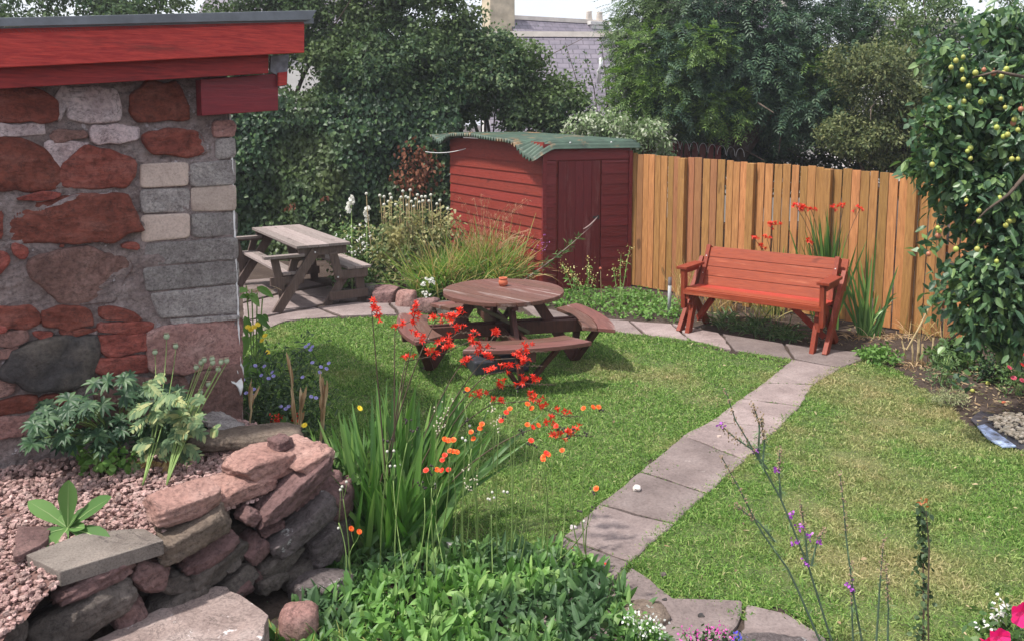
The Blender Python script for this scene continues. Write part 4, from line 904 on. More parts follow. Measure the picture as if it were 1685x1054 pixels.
def leafcloud(m, blobs, nclus, per, L, W, spread=.12, prof=SIMPLE, hang=.25, gaps=(), shell=.72, fold=0, back=.55):
    c, d = blobpts(blobs, nclus, shell, back)
    if gaps: ok = gapcut(c, gaps); c, d = c[ok], d[ok]
    n = len(c) * per; C_ = np.repeat(c, per, 0); Dn = np.repeat(d, per, 0)
    P = C_ + rng.normal(size=(n, 3)) * spread * np.array([1, 1, .75])
    D = Dn * .5 + rng.normal(size=(n, 3)) * .7; D[:, 2] -= hang
    N = Dn * .6 + V(0, 0, .6) + np.repeat(rng.normal(size=(len(c), 3)) * .55, per, 0) + rng.normal(size=(n, 3)) * .33
    P[:, 2] = np.maximum(P[:, 2], .03)
    m.leaves(P, D, N, L * rng.uniform(.65, 1.25, n), W * rng.uniform(.7, 1.2, n), prof=prof, bend=.15, fold=fold)
def pinnate(m, blobs, nr, L, leaf, W, gaps=(), npair=5):
    c, d = blobpts(blobs, nr, .75); ok = gapcut(c, gaps) if gaps else np.ones(len(c), bool); c, d = c[ok], d[ok]
    # four or five compound leaves radiating from every twig tip
    per = 4; C_ = np.repeat(c, per, 0) + rng.normal(size=(len(c) * per, 3)) * .05; Dn = np.repeat(d, per, 0); n = len(C_)
    D = Dn * .55 + rng.normal(size=(n, 3)) * .6; D[:, 2] -= .25; D /= np.linalg.norm(D, axis=1)[:, None]
    N = V(0, 0, 1) + Dn * .5 + rng.normal(size=(n, 3)) * .3; S = np.cross(D, N); S /= np.linalg.norm(S, axis=1)[:, None]; N = np.cross(S, D)
    Lr = L * rng.uniform(.7, 1.2, n)
    for k in range(npair):
        t = .25 + .7 * k / (npair - 1)
        for s_ in (-1, 1):
            P = C_ + D * (Lr * t)[:, None] + V(0, 0, -1) * (Lr * t * t * .25)[:, None]
            m.leaves(P, S * s_ + D * .55, N, leaf * rng.uniform(.8, 1.1, n), W, prof=SIMPLE, bend=.2)
    m.leaves(C_ + D * (Lr)[:, None] + V(0, 0, -1) * (Lr * .25)[:, None], D, N, leaf, W, prof=SIMPLE)
def limbs(m, base, tips, r0=.08, seed=0, mid=.45):
    r = np.random.default_rng(seed); base = np.array(base, float); top = np.mean(np.array(tips), 0); fork = base + (top - base) * mid; fork[:2] = base[:2] * .6 + fork[:2] * .4
    t = np.linspace(0, 1, 7)[:, None]; m.tube(base + (fork - base) * t + r.normal(size=(7, 3)) * .02 * (t > 0), np.linspace(r0, r0 * .7, 7), 8)
    for tp in tips:
        tp = np.array(tp, float); c = (fork + tp) / 2 + r.normal(size=3) * .12 * np.linalg.norm(tp - fork) + V(0, 0, .1)
        p = (1 - t) ** 2 * fork + 2 * t * (1 - t) * c + t ** 2 * tp; m.tube(p, np.linspace(r0 * .6, r0 * .12, 7), 6)
        for _ in range(3):
            q = p[r.integers(2, 6)]; e = q + r.normal(size=3) * np.linalg.norm(tp - fork) * .35; mm_ = (q + e) / 2 + r.normal(size=3) * .05
            m.tube(np.array([q, mm_, e]), [r0 * .18, r0 * .12, r0 * .05], 5)
def tree(name, label, cat, base, blobs, mat, fn, r0=.09, group=None, seed=0, crown='crown', extra=None):
    t = thing(name, label, cat, base, 0, group); m = M(); limbs(m, base, [b[0] for b in blobs], r0, seed); m.build('trunk', BARK, t, True, off=base)
    m = M(); fn(m, blobs); m.build(crown, mat, t, off=base)
    if extra: extra(t)
    return t

# ================================================================ HEDGE AND TREES BEHIND
IVY = leafmat('ivy_leaf', [(.012, .030, .015), (.020, .050, .022), (.034, .078, .030), (.075, .13, .042)], .45, .10, .28, patch=(.07, .10, .03), pscale=.7)
hd = thing('ivy_hedge', 'high dark hedge smothered in glossy ivy behind the weathered picnic table', 'hedge', V(-4.2, 13.9, 0))
m = M(); nx, nz = 80, 30; xs = np.linspace(-9.5, -.85, nx); zs = np.linspace(0, 2.42, nz); X, Z = np.meshgrid(xs, zs, indexing='ij')
def hedgey(x, z): return 13.75 + .10 * wob(np.stack([x, z, 0 * x], -1).reshape(-1, 3) * 4, 47, 1.2).reshape(np.shape(x)) + .20 * wob(np.stack([x, z, 0 * x], -1).reshape(-1, 3) * 1.4, 41, 1.2).reshape(np.shape(x)) + .22 * np.clip(z - 1.8, 0, 1) ** 2
Yh = hedgey(X, Z) + .12; k = m.addv(np.stack([X, Yh, Z], -1).reshape(-1, 3)); i, j = np.meshgrid(np.arange(nx - 1), np.arange(nz - 1), indexing='ij')
m.quads(np.stack([i * nz + j, (i + 1) * nz + j, (i + 1) * nz + j + 1, i * nz + j + 1], -1).reshape(-1, 4) + k)
kt = m.addv([(x, 14.9, z) for x, z in ((-9.5, 0), (-.85, 0), (-.85, 2.42), (-9.5, 2.42))]); m.poly([kt + 3, kt + 2, kt + 1, kt])
top = np.stack([xs, np.full(nx, 14.9), np.full(nx, 2.42)], -1); k3 = m.addv(top); a_ = k + np.arange(nx) * nz + nz - 1; b_i = k3 + np.arange(nx); m.quads(np.stack([a_[:-1], a_[1:], b_i[1:], b_i[:-1]], 1))
m.build('dark_core', plain('hedge_interior', (.045, .042, .03), .95, .5, 20, .1, 0, .8), hd, off=V(-4.2, 13.9, 0))  # closed sheet coloured dark to stand in for the hedge's dim inside
m = M(); n = 34000; x = rng.uniform(-9.5, -.85, n); z = rng.uniform(.02, 2.62, n); y = hedgey(x, z) - rng.uniform(-.06, .10, n) - .05 * wob(np.stack([x, z, 0 * x], 1) * 6, 42)
z = z + (z > 2.3) * rng.normal(size=n) * .07; P = np.stack([x, y, z], 1)
D = rng.normal(size=(n, 3)) * (.7, .3, .5) + V(0, -.25, -.75); N = rng.normal(size=(n, 3)) * .5 + V(0, -1, .2)
Lv = rng.uniform(.045, .085, n); m.leaves(P, D, N, Lv, Lv * rng.uniform(.85, 1.1, n), prof=((0, .5), (.25, 1), (.6, .62), (1, .05)), bend=.1, fold=.15)
m.build('ivy_leaves', IVY, hd, off=V(-4.2, 13.9, 0))
RUST = leafmat('dead_ivy', [(.10, .035, .02), (.19, .07, .035), (.26, .11, .06)], .8, .1)
m = M(); c = np.array([AT(683, 255, 13.55), AT(700, 275, 13.55), AT(668, 290, 13.55), AT(690, 300, 13.55)]); P = np.repeat(c, 90, 0) + rng.normal(size=(360, 3)) * (.14, .04, .12)
P = np.concatenate([P, AT(480, 340, 13.5) + rng.normal(size=(14, 3)) * .04, AT(535, 325, 13.5) + rng.normal(size=(10, 3)) * .04]); m.leaves(P, rand_dirs(len(P), -.8), rand_dirs(len(P)) + V(0, -1, 0), .06, .05, prof=SIMPLE, bend=.3); m.build('dead_leaves', RUST, hd, off=V(-4.2, 13.9, 0))

HAW = leafmat('hawthorn_leaf', [(.020, .045, .024), (.036, .075, .036), (.060, .11, .044), (.11, .16, .065)], .55, .22, .22, patch=(.09, .13, .045), pscale=.55)
HAW2 = leafmat('elder_leaf', [(.035, .068, .036), (.060, .11, .048), (.10, .155, .062), (.19, .24, .12)], .55, .28, .25, patch=(.10, .15, .05), pscale=.8)
ASH = leafmat('ash_leaf', [(.028, .062, .040), (.045, .092, .055), (.070, .128, .070), (.105, .17, .085)], .5, .22, .3, patch=(.10, .15, .05), pscale=.35)
ASHB = leafmat('ash_leaf_sunlit', [(.06, .12, .03), (.11, .19, .045), (.18, .27, .07)], .5, .3, .4)  # brighter copy of the ash leaf, sunlight on the sprays put into its colour
BIRCH = leafmat('sallow_leaf', [(.045, .068, .028), (.085, .115, .045), (.14, .165, .065), (.22, .23, .10)], .55, .28, .25)
GAP = [(498, 128, 36, 32, .04), (560, 38, 18, 10, .15), (612, 12, 16, 12, .15), (448, 140, 16, 22, .1), (520, 55, 14, 8, .2), (680, 18, 18, 10, .15)]
big = lambda L, W, nc, pr, sp_, gaps=(), **k: (lambda m, b: leafcloud(m, lobes(b, 12, .36, nc), int(nc * 1.5), pr, L, W, sp_ * .6, gaps=gaps, **k))
tree('hawthorn_tree', 'dark small-leaved tree rising behind the outbuilding roof at the far left', 'tree', V(-7.4, 16.2, 0), [((-8.2, 16.2, 3.7), (1.9, 1.3, 1.7)), ((-6.2, 15.9, 3.5), (1.5, 1.2, 1.5)), ((-10.0, 16.2, 3.6), (1.5, 1.2, 1.4))], HAW, big(.085, .055, 1500, 14, .14), .12, seed=1)
tree('hawthorn_tree', 'dark bushy tree over the hedge with a bare gap beside the outbuilding eaves', 'tree', V(-4.3, 15.3, 0), [((-4.3, 15.3, 3.6), (1.35, 1.1, 1.45)), ((-3.1, 15.2, 4.2), (1.0, 1.0, .95)), ((-5.0, 15.2, 2.9), (.9, .9, .8))], HAW, big(.08, .05, 1500, 14, .13, GAP, hang=.1), .10, seed=2)
tree('hawthorn_tree', 'largest dark tree above the ivy hedge, left of the shed, its top out of view', 'tree', V(-2.2, 15.0, 0), [((-2.4, 15.0, 3.35), (1.35, 1.1, 1.35)), ((-1.6, 14.9, 3.9), (1.1, 1.0, 1.05)), ((-3.2, 14.9, 2.95), (1.0, .9, .75)), ((-1.5, 14.8, 2.8), (1.0, .9, .8))], HAW, big(.08, .052, 2300, 14, .12, GAP, hang=.1), .12, seed=3)
tree('elder_tree', 'rounded lighter green tree over the left end of the shed roof', 'tree', V(-.3, 14.9, 0), [((-.45, 14.9, 3.0), (.85, .9, .95)), ((.25, 14.7, 2.75), (.75, .8, .70)), ((-.9, 14.8, 3.55), (.45, .5, .5)), ((.75, 14.7, 2.45), (.65, .7, .55))], HAW2, big(.075, .05, 1500, 12, .11, hang=.05), .08, seed=4)
def sprigs(m, tips, n=26, L=.06, r_=.05):
    for a, b in tips:
        t = rng.uniform(0, 1, n)[:, None]; P = a + (b - a) * t + rng.normal(size=(n, 3)) * r_; m.leaves(P, rand_dirs(n, .4), rand_dirs(n, 1), L, L * .65, prof=SIMPLE)
def sprigtree(label, base, tips, mat, n=30, L=.06):
    t = thing('sapling', label, 'sapling', base); m = M()
    for a, b in tips: mid = (base + a) / 2 + V(.05, 0, 0); m.tube(np.array([base, mid, a, (a + b) / 2 + rng.normal(size=3) * .03, b]), [.02, .015, .012, .008, .003], 5)
    m.build('stems', STEMD, t, off=base).name = 'branch'; m = M(); sprigs(m, tips, n, L, .06); m.build('leaves', mat, t, off=base).name = 'foliage'; return t
sprigtree('thin leafy shoots standing up in front of the slate roof between the two big trees', V(1.6, 14.6, 0), [(AT(1000, 190, 14.6), AT(988, 55, 14.6)), (AT(1010, 190, 14.6), AT(1018, 35, 14.6)), (AT(1005, 190, 14.6), AT(1038, 25, 14.6)), (AT(985, 200, 14.6), AT(962, 90, 14.6)), (AT(1000, 200, 14.6), AT(1000, 110, 14.6)), (AT(975, 200, 14.6), AT(930, 70, 14.6)), (AT(985, 200, 14.6), AT(948, 130, 14.6)), (AT(1015, 200, 14.6), AT(1030, 90, 14.6))], HAW2, 60, .065)
sprigtree('loose upright leafy shoots at the top of the elder tree against the sky', V(-.6, 14.8, 0), [(AT(820, 120, 14.8), AT(770, 22, 14.8)), (AT(840, 120, 14.8), AT(835, 40, 14.8)), (AT(850, 130, 14.8), AT(878, 60, 14.8)), (AT(800, 100, 14.8), AT(745, 5, 14.8)), (AT(790, 100, 14.8), AT(800, 30, 14.8)), (AT(870, 140, 14.8), AT(910, 75, 14.8))], HAW2, 60, .065)
VAR = leafmat('pale_variegated_leaf', [(.10, .17, .06), (.22, .30, .14), (.50, .52, .42)], .6, .25)
tree('shrub', 'pale flecked low shrub just above the middle of the shed roof', 'shrub', V(1.7, 13.9, 0), [((1.5, 13.9, 1.95), (.75, .5, .42)), ((2.2, 14.0, 1.9), (.5, .5, .4))], VAR, big(.06, .04, 420, 12, .08), .03, seed=6)
ashb = [((4.2, 15.4, 4.0), (2.3, 1.4, 1.9)), ((2.75, 14.9, 3.35), (.95, .9, .85)), ((3.1, 14.6, 2.7), (.95, .7, .55)), ((5.2, 14.8, 3.4), (1.1, .9, .9)), ((4.0, 14.4, 3.3), (1.0, .6, .8)), ((3.3, 14.8, 4.3), (.9, .8, .8)), ((4.8, 14.3, 2.5), (.8, .5, .45))]
def ashextra(t):
    m = M(); pinnate(m, [((2.45, 14.35, 2.75), (.75, .4, .55)), ((3.5, 14.1, 2.45), (.45, .3, .3)), ((2.2, 14.4, 3.3), (.45, .3, .45)), ((3.1, 14.0, 3.5), (.4, .3, .3)), ((4.9, 14.2, 2.95), (.4, .3, .45)), ((1.9, 14.4, 2.3), (.45, .3, .4))], 520, .22, .075, .024); m.build('sunlit_sprays', ASHB, t, off=V(4, 15, 0)); 
tree('ash_tree', 'large ash tree with drooping divided leaves filling the top right behind the fence', 'tree', V(4.0, 15.0, 0), ashb, ASH, lambda m, b: pinnate(m, b, 2700, .26, .085, .028), .14, seed=7, extra=ashextra)
tree('laurel_shrub', 'dark shrub mass in the shade under the ash tree above the golden fence', 'shrub', V(4.4, 15.6, 0), [((3.2, 15.7, 1.7), (1.5, .6, 1.0)), ((5.4, 15.5, 1.7), (1.6, .6, 1.0)), ((4.5, 16.5, 2.6), (2.4, .6, 1.4)), ((7.4, 15.3, 1.7), (1.5, .6, 1.1)), ((9.0, 15.3, 1.8), (1.3, .6, 1.2))], IVY, big(.10, .05, 2200, 12, .14), .05, seed=8)
tree('sallow_tree', 'yellowish small-leaved bush behind the fence between ash and plum trees', 'tree', V(5.6, 12.9, 0), [((5.5, 12.9, 2.75), (.75, .8, .85)), ((6.1, 12.7, 2.3), (.7, .7, .6)), ((5.1, 12.9, 2.0), (.6, .6, .4)), ((5.9, 12.9, 1.9), (.9, .6, .45))], BIRCH, big(.055, .032, 1700, 14, .09), .07, seed=9)
tree('birch_tree', 'tall fine-leaved tree at the top right corner, partly hidden by the plum tree', 'tree', V(7.2, 14.2, 0), [((7.2, 14.0, 3.3), (1.4, 1.1, 1.2)), ((8.6, 14.0, 3.2), (1.3, 1.0, 1.5)), ((6.4, 13.9, 3.9), (.7, .8, .6)), ((7.4, 14.0, 1.9), (1.6, .8, .9)), ((6.7, 13.7, 3.1), (.8, .6, .7))], HAW2, big(.06, .038, 2000, 13, .11, [(1450, 30, 30, 16, .1), (1630, 15, 45, 22, .1)]), .10, seed=10)

# ================================================================ PLUM TREE
PLUML = leafmat('plum_leaf', [(.032, .075, .038), (.055, .12, .055), (.085, .16, .06), (.16, .25, .08)], .42, .2, .5)
pbase = V(4.7, 6.5, 0)
pl = thing('plum_tree', 'plum tree heavy with yellow-green fruit overhanging the fence at the right edge', 'plum tree', pbase)
pblobs = [((3.72, 6.05, 2.15), (.50, .45, .50)), ((3.42, 5.95, 1.45), (.42, .40, .55)), ((3.38, 5.9, .98), (.27, .28, .36)), ((4.35, 6.2, 2.12), (.7, .5, .66)), ((3.25, 5.95, 1.75), (.28, .3, .25)), ((3.68, 6.0, 1.32), (.30, .32, .34)), ((4.6, 6.4, 2.8), (.8, .6, .4)), ((3.8, 6.2, 2.75), (.42, .35, .22)), (tuple(AT(1605, 118, 5.95)), (.28, .28, .22)), (tuple(AT(1572, 185, 5.95)), (.2, .22, .2)), (tuple(AT(1660, 50, 6.1)), (.2, .2, .15)), (tuple(AT(1545, 260, 5.95)), (.18, .2, .18))]
m = M(); f0 = V(4.5, 6.4, 1.0); m.tube(np.array([pbase, V(4.62, 6.45, .5), f0]), [.10, .085, .07], 9)
for tp in [(1555, 110, 5.9), (1600, 372, 5.75), (1520, 205, 5.9), (1640, 95, 6.1), (1560, 560, 5.8), (1600, 460, 5.8), (1660, 10, 6.2)]:
    e = AT(*tp); c = (f0 + e) / 2 + V(0, 0, .25); t = np.linspace(0, 1, 9)[:, None]; p = (1 - t) ** 2 * f0 + 2 * t * (1 - t) * c + t ** 2 * e; m.tube(p, np.linspace(.032, .006, 9), 6)
m.tube(np.array([AT(1690, 285, 5.5), AT(1660, 320, 5.5), AT(1625, 345, 5.52), AT(1598, 372, 5.6)]), [.014, .011, .008, .004], 6)
m.tube(np.array([AT(1690, 128, 5.5), AT(1640, 118, 5.5), AT(1600, 128, 5.55)]), [.012, .010, .005], 6)
m.build('trunk', BARK, pl, True, off=pbase)
m = M(); leafcloud(m, lobes(pblobs, 9, .48, 5), 2300, 11, .074, .044, .06, prof=OVAL, hang=.45, shell=.8, fold=.25)
# sprays that leave the crown
for a, b in [((1540, 190), (1480, 205)), ((1560, 90), (1505, 55)), ((1530, 270), (1500, 235)), ((1570, 600), (1585, 640)), ((1560, 480), (1525, 520)), ((1600, 70), (1590, 20)), ((1640, 40), (1665, 15)), ((1545, 400), (1515, 420)), ((1640, 540), (1650, 590))]:
    a, b = AT(*a, 5.8), AT(*b, 5.8); sprigs(m, [(a, b)], 22, .066, .03)
m.build('crown', PLUML, pl, off=pbase)
PLUMF = [leafmat('plum_skin_a', [(.27, .31, .07), (.40, .38, .09)], .35, 0), leafmat('plum_skin_b', [(.30, .36, .07), (.40, .44, .10)], .35, 0), leafmat('plum_skin_c', [(.34, .17, .08), (.38, .12, .08)], .35, 0)]
bp = M(); bp.ball((0, 0, 0), .0168, 14, 9, (1, 1, 1.12)); bp.tube([(0, 0, .019), (.002, 0, .034)], .0015, 4)
pm_ = [None] * 3
plums = [(1585,94,0),(1573,100,0),(1565,111,0),(1583,115,1),(1605,120,0),(1619,115,2),(1635,121,2),(1651,120,0),(1648,126,0),(1656,114,1),(1594,142,0),(1586,167,0),(1563,177,0),(1614,168,1),(1647,163,0),(1654,177,0),(1669,197,0),(1667,203,2),(1675,214,0),(1597,244,1),(1592,249,1),(1597,261,0),(1665,262,0),(1675,262,0),(1534,271,0),(1614,131,1),(1619,135,1),(1585,131,0),(1655,371,0),(1661,364,0),(1667,363,1),(1608,410,0),(1611,364,1),(1543,375,1),(1546,380,1),(1544,388,2),(1573,410,1),(1528,418,2),(1645,326,1),(1611,347,0),(1658,222,0),(1640,210,1),(1651,225,1),(1640,430,1),(1590,330,1),(1680,180,2)]
for x, y, c in plums:
    if pm_[c] is None: o = bp.build('plum', PLUMF[c], pl, True); pm_[c] = o
    else: o = pm_[c].copy(); COL.objects.link(o); o.parent = pl
    o.scale = (.82 + .3 * ((x * 13 + y) % 7) / 7,) * 3
    o.location = tuple(AT(x, y, 5.52 + .12 * ((x * 7) % 5) / 5) - pbase)
fr_ = M(); fr_.ball((0, 0, .016), .018, 12, 8)
for k, (x, y) in enumerate([(1608, 610), (1596, 618), (1625, 633), (1578, 622), (1600, 645)]):
    c = G(x, y, 0); o = fr_.build('fallen_plum', PLUMF[[0, 0, 1, 0, 2][k]], None, True) if k < 1 else bpy.data.objects['fallen_plum'].copy()
    if k: COL.objects.link(o)
    o.location = tuple(c); props(o, ['windfall plum on the soil, farthest from the camera', 'windfall plum just right of the hanging plum branch', 'greener windfall plum nearest the red rose bush', 'windfall plum closest to the dark wispy bush', 'reddish windfall plum in the middle of the bare soil'][k], 'plum', 'windfall plums on the soil')

# ================================================================ PLANTS
def plant(name, label, cat, base, group=None): return thing(name, label, cat, base, 0, group)
def curve(a, c, b, n=8):
    t = np.linspace(0, 1, n)[:, None]; return (1 - t) ** 2 * a + 2 * t * (1 - t) * c + t ** 2 * b
def tuft(m, c, n, h, w, lean=.45, bend=.35, sx=.05, sy=.05, prof=STRAP, hv=.3, fold=.2, dirb=None):
    P = np.asarray(c) + rng.normal(size=(n, 3)) * (sx, sy, 0); D = rng.normal(size=(n, 3)) * lean; D[:, 2] = 1
    if dirb is not None: D[:, :2] += np.asarray(dirb)[:2]
    m.leaves(P, D, rand_dirs(n) + V(0, -.6, .2), h * rng.uniform(1 - hv, 1 + hv * .6, n), w, prof=prof, bend=bend * rng.uniform(.3, 1.6, n), fold=fold)
LONG = ((0, .6), (.15, .9), (.3, 1), (.45, 1), (.6, .9), (.75, .7), (.9, .35), (1, .03))
CROC = leafmat('crocosmia_leaf', [(.040, .105, .024), (.070, .165, .034), (.11, .23, .052), (.20, .33, .09)], .42, .3, .5)
REDF = leafmat('scarlet_petal', [(.50, .018, .012), (.68, .035, .020), (.80, .085, .035)], .45, .25, .4)
# --- crocosmia in front
cb = G(640, 905, 0)
cr = plant('crocosmia', 'big crocosmia clump with sword leaves and arching scarlet flower sprays in front', 'crocosmia', cb)
m = M()
specs = [(620, 600, 0), (640, 640, 0), (660, 590, 0), (590, 640, 1), (700, 600, 0), (740, 610, 0), (770, 600, 0), (560, 690, 1), (545, 720, 1), (600, 670, 1), (680, 640, 0), (720, 650, 0), (800, 650, 0), (650, 680, 0), (790, 700, 0), (630, 620, 1), (575, 660, 0), (750, 660, 0), (520, 670, 1), (820, 680, 0)]
for k in range(140):
    tx, ty, _ = specs[k % len(specs)]; tx += random.gauss(0, 14); ty += abs(random.gauss(0, 30)); bx = 640 + random.gauss(0, 32) + (tx - 660) * .12; b = G(bx, 905 + random.gauss(0, 10), 0)
    e = AT(tx, ty, 4.55 + random.gauss(0, .14)); d = e - b; Ln = np.linalg.norm(d); m.leaves([b], [d + V(0, 0, .06)], [V(random.gauss(0, .8), -1, .1)], Ln, random.uniform(.026, .046), prof=LONG, bend=.07, fold=.18)
for (tx, ty, yy, bd) in [(735, 830, 4.2, .5), (790, 745, 4.3, .35), (780, 880, 4.2, .5), (860, 730, 4.5, .1), (880, 690, 4.6, .05), (700, 760, 4.2, .4)]:
    b = G(640 + random.gauss(0, 15), 905, 0); e = AT(tx, ty, yy); d = e - b; Ln = np.linalg.norm(d) * 1.1; m.leaves([b], [d + V(0, 0, bd * Ln * .9)], [V(0, -.8, .7)], Ln, .036, prof=LONG, bend=bd, fold=.15)
for k in range(90):
    b = G(640 + random.gauss(0, 28), 905 + random.gauss(0, 8), 0); d = V(random.gauss(.05, .35), random.gauss(0, .3), 1); m.leaves([b], [d], [V(random.gauss(0, .8), -1, .1)], random.uniform(.4, .75), random.uniform(.024, .04), prof=LONG, bend=random.uniform(0, .2), fold=.18)
m.build('leaves', CROC, cr, off=cb).name = 'foliage'
DRYL = leafmat('dry_leaf', [(.26, .15, .075), (.42, .28, .15), (.55, .42, .27)], .7, .15)
def floret(m, p, d, s_=1.0):
    n = 6; a, b = basis(np.array([d])); th = np.arange(n) / n * 6.283 + rng.uniform(0, 6); ring = (np.cos(th)[:, None] * a + np.sin(th)[:, None] * b)
    m.leaves(np.repeat([p], 2, 0), [d, d], [a[0], b[0]], .024 * s_, .008 * s_, prof=((0, .3), (1, 1)), bend=0)
    m.leaves(p + d * .018 * s_ + ring * .002, d * .75 + ring, d + ring * .1, .021 * s_, .0085 * s_, prof=SIMPLE, bend=.15)
def spray(m, c, along, nf=6, s_=1.0):
    for k in range(nf):
        q = c + along * (k / nf - .5) * .05 * s_ + rng.normal(size=3) * .006; d = nrm(V(0, 0, .8) + rng.normal(size=3) * .6 + along * .3); floret(m, q, d, s_ * random.uniform(.8, 1.15))
groups = [[(618, 508), (621, 516)], [(656, 538), (679, 523), (683, 508)], [(723, 524), (742, 523), (755, 518)], [(688, 554), (730, 560), (755, 543)], [(674, 590), (711, 582), (736, 575), (776, 556), (783, 568)], [(766, 594), (796, 573), (813, 549)], [(803, 588), (852, 585), (867, 574)], [(807, 612), (835, 606), (860, 597)], [(788, 650), (823, 632), (860, 626), (881, 628)], [(817, 660), (876, 655), (891, 667), (924, 680)], [(907, 695), (916, 718), (942, 712)]]
for gi, gl in enumerate(groups):
    Yg = 4.25 + .05 * ((gi * 5) % 7); pts = [AT(x, y, Yg) for x, y in gl]; b = G(640 + random.gauss(0, 20), 900, 0)
    first = pts[0]; ms = M(); c = b * .45 + first * .55 + V(-.02 - .05 * (first[0] - b[0]), 0, .12 + .12 * abs(first[0] - b[0])); cc = curve(b, c, first + V(-.02, 0, -.012), 12)
    end = pts[-1] + (V(.11, -.01, -.012) if gi else V(.0, 0, .01)); tail = [p + V(0, 0, -.012) for p in pts[1:]] + [end]; line = np.vstack([cc, tail]); ms.tube(line, np.linspace(.0055, .0019, len(line)), 5)
    # buds in two ranks on the bare tip
    if gi:
        for k in range(9):
            t = k / 9; q = (pts[-1] + V(0, 0, -.012)) * (1 - t) + end * t; ms.ball(q + V(0, 0, .004 * (1 if k % 2 else -1)), .0042 * (1.15 - t * .6), 6, 4)
    st = ms.build('flower_stem', STEMD, cr, True, off=cb)
    for k, p in enumerate(pts):
        al = nrm((pts[min(k + 1, len(pts) - 1)] - pts[max(k - 1, 0)]) if len(pts) > 1 else V(0, 0, 1)); m = M(); spray(m, p, al, 7, 1.08); m.build('flower', REDF, st, off=cb)
# --- hawkweed clump
hb0 = G(800, 985, 0)
hk = plant('hawkweed_clump', 'wide clump of hawkweed with furry green leaves and thin stems of orange flower heads', 'hawkweed', hb0)
HWK = leafmat('hawkweed_leaf', [(.060, .15, .032), (.105, .23, .050), (.16, .31, .075), (.27, .41, .13)], .5, .25, .4, patch=(.06, .12, .05), pscale=3)
m = M(); poly = np.array([G(x, y, 0)[:2] for x, y in [(500, 985), (560, 935), (660, 920), (780, 905), (900, 905), (985, 940), (1040, 1000), (1085, 1060), (1090, 1130), (760, 1150), (500, 1130), (455, 1060)]])
lo, hi = poly.min(0), poly.max(0); q = rng.uniform(lo, hi, (3900, 2)); q = q[inpoly(q[:, 0], q[:, 1], poly)]; cxy = poly.mean(0); n = len(q)
mound = np.clip(1 - np.abs((q - cxy) / (hi - lo) * 1.9) ** 2.2, .0, 1).min(1); P = np.column_stack([q, mound * .055 * rng.uniform(0, 1, n)])
D = rng.normal(size=(n, 3)) * .55; D[:, 2] = rng.uniform(.5, 1.6, n)
m.leaves(P, D, rand_dirs(n) + V(0, -.4, 1.1), rng.uniform(.075, .175, n) * (1.0 + .25 * wob(np.column_stack([q, q[:, 0]]) * 6, 12)), rng.uniform(.020, .040, n), prof=LANCE, bend=rng.uniform(.1, .7, n), fold=.3)
m.build('leaves', HWK, hk, off=hb0).name = 'foliage'
ORG = leafmat('orange_petal', [(.55, .035, .012), (.78, .12, .016), (.86, .24, .025)], .5, .2); ORD = leafmat('red_orange_petal', [(.62, .03, .02), (.80, .07, .02)], .5, .2); BUDM = plain('dark_bud', (.045, .035, .035), .8, .4, 40); PUFF = plain('seed_puff', (.46, .46, .40), .9, .15, 60)
def disc(m, c, r_, n=16):
    """composite flower head: rings of strap petals"""
    c = np.asarray(c); up = nrm(V(random.gauss(0, .35), -.55, .8)); a, b = basis(np.array([up]))
    for rr, k, s_ in ((r_, n, 0), (r_ * .7, n - 4, .3), (r_ * .4, n - 7, .7)):
        th = np.arange(k) / k * 6.283 + rng.uniform(0, 6); ring = np.cos(th)[:, None] * a + np.sin(th)[:, None] * b
        m.leaves(c + ring * .001, ring + up * (.15 + s_), up + ring * .1, rr, rr * .42, prof=((0, .5), (.7, 1), (1, .7)), bend=0)
heads = [[(875, 671, 0), (868, 664, 0)], [(868, 698, 0), (886, 699, 0), (877, 702, 1)], [(960, 671, 0), (976, 669, 0), (985, 669, 0), (990, 674, 2)], [(925, 740, 0)], [(902, 747, 0), (894, 755, 0)], [(981, 803, 0), (976, 808, 2)], [(839, 672, 0), (833, 678, 1)], [(825, 691, 1), (830, 686, 2)], [(775, 710, 0), (779, 721, 0)], [(790, 704, 0), (793, 697, 0), (786, 711, 2)], [(738, 724, 0), (732, 722, 0), (746, 723, 0)], [(746, 742, 0), (740, 741, 0), (752, 743, 0), (732, 748, 1), (728, 756, 1)], [(719, 772, 0), (701, 773, 1), (712, 766, 2), (708, 776, 2)], [(738, 772, 1), (727, 773, 1)], [(591, 874, 0), (578, 869, 0)], [(894, 751, 0), (899, 745, 1)], [(769, 640, 0), (764, 642, 2)], [(637, 742, 3), (648, 741, 3), (632, 728, 2), (640, 722, 2)], [(642, 766, 3), (650, 766, 3), (657, 764, 3)], [(773, 700, 3), (768, 690, 2)], [(761, 720, 3), (766, 724, 3)], [(810, 809, 3), (803, 820, 3), (813, 818, 3), (806, 821, 3)], [(829, 808, 3), (835, 809, 3)], [(715, 795, 3), (717, 801, 2)], [(557, 868, 3), (560, 805, 3)], [(570, 792, 3), (563, 800, 3)], [(667, 694, 2), (672, 690, 2), (678, 707, 2), (684, 706, 2)], [(961, 857, 3), (975, 838, 2), (955, 840, 2)], [(855, 705, 2), (862, 712, 2)], [(935, 720, 2), (943, 705, 2), (928, 705, 2), (963, 712, 2)], [(850, 640, 2)], [(693, 792, 2), (699, 800, 2)], [(868, 729, 2), (874, 724, 1), (880, 733, 2)], [(915, 700, 1), (921, 705, 2)]]
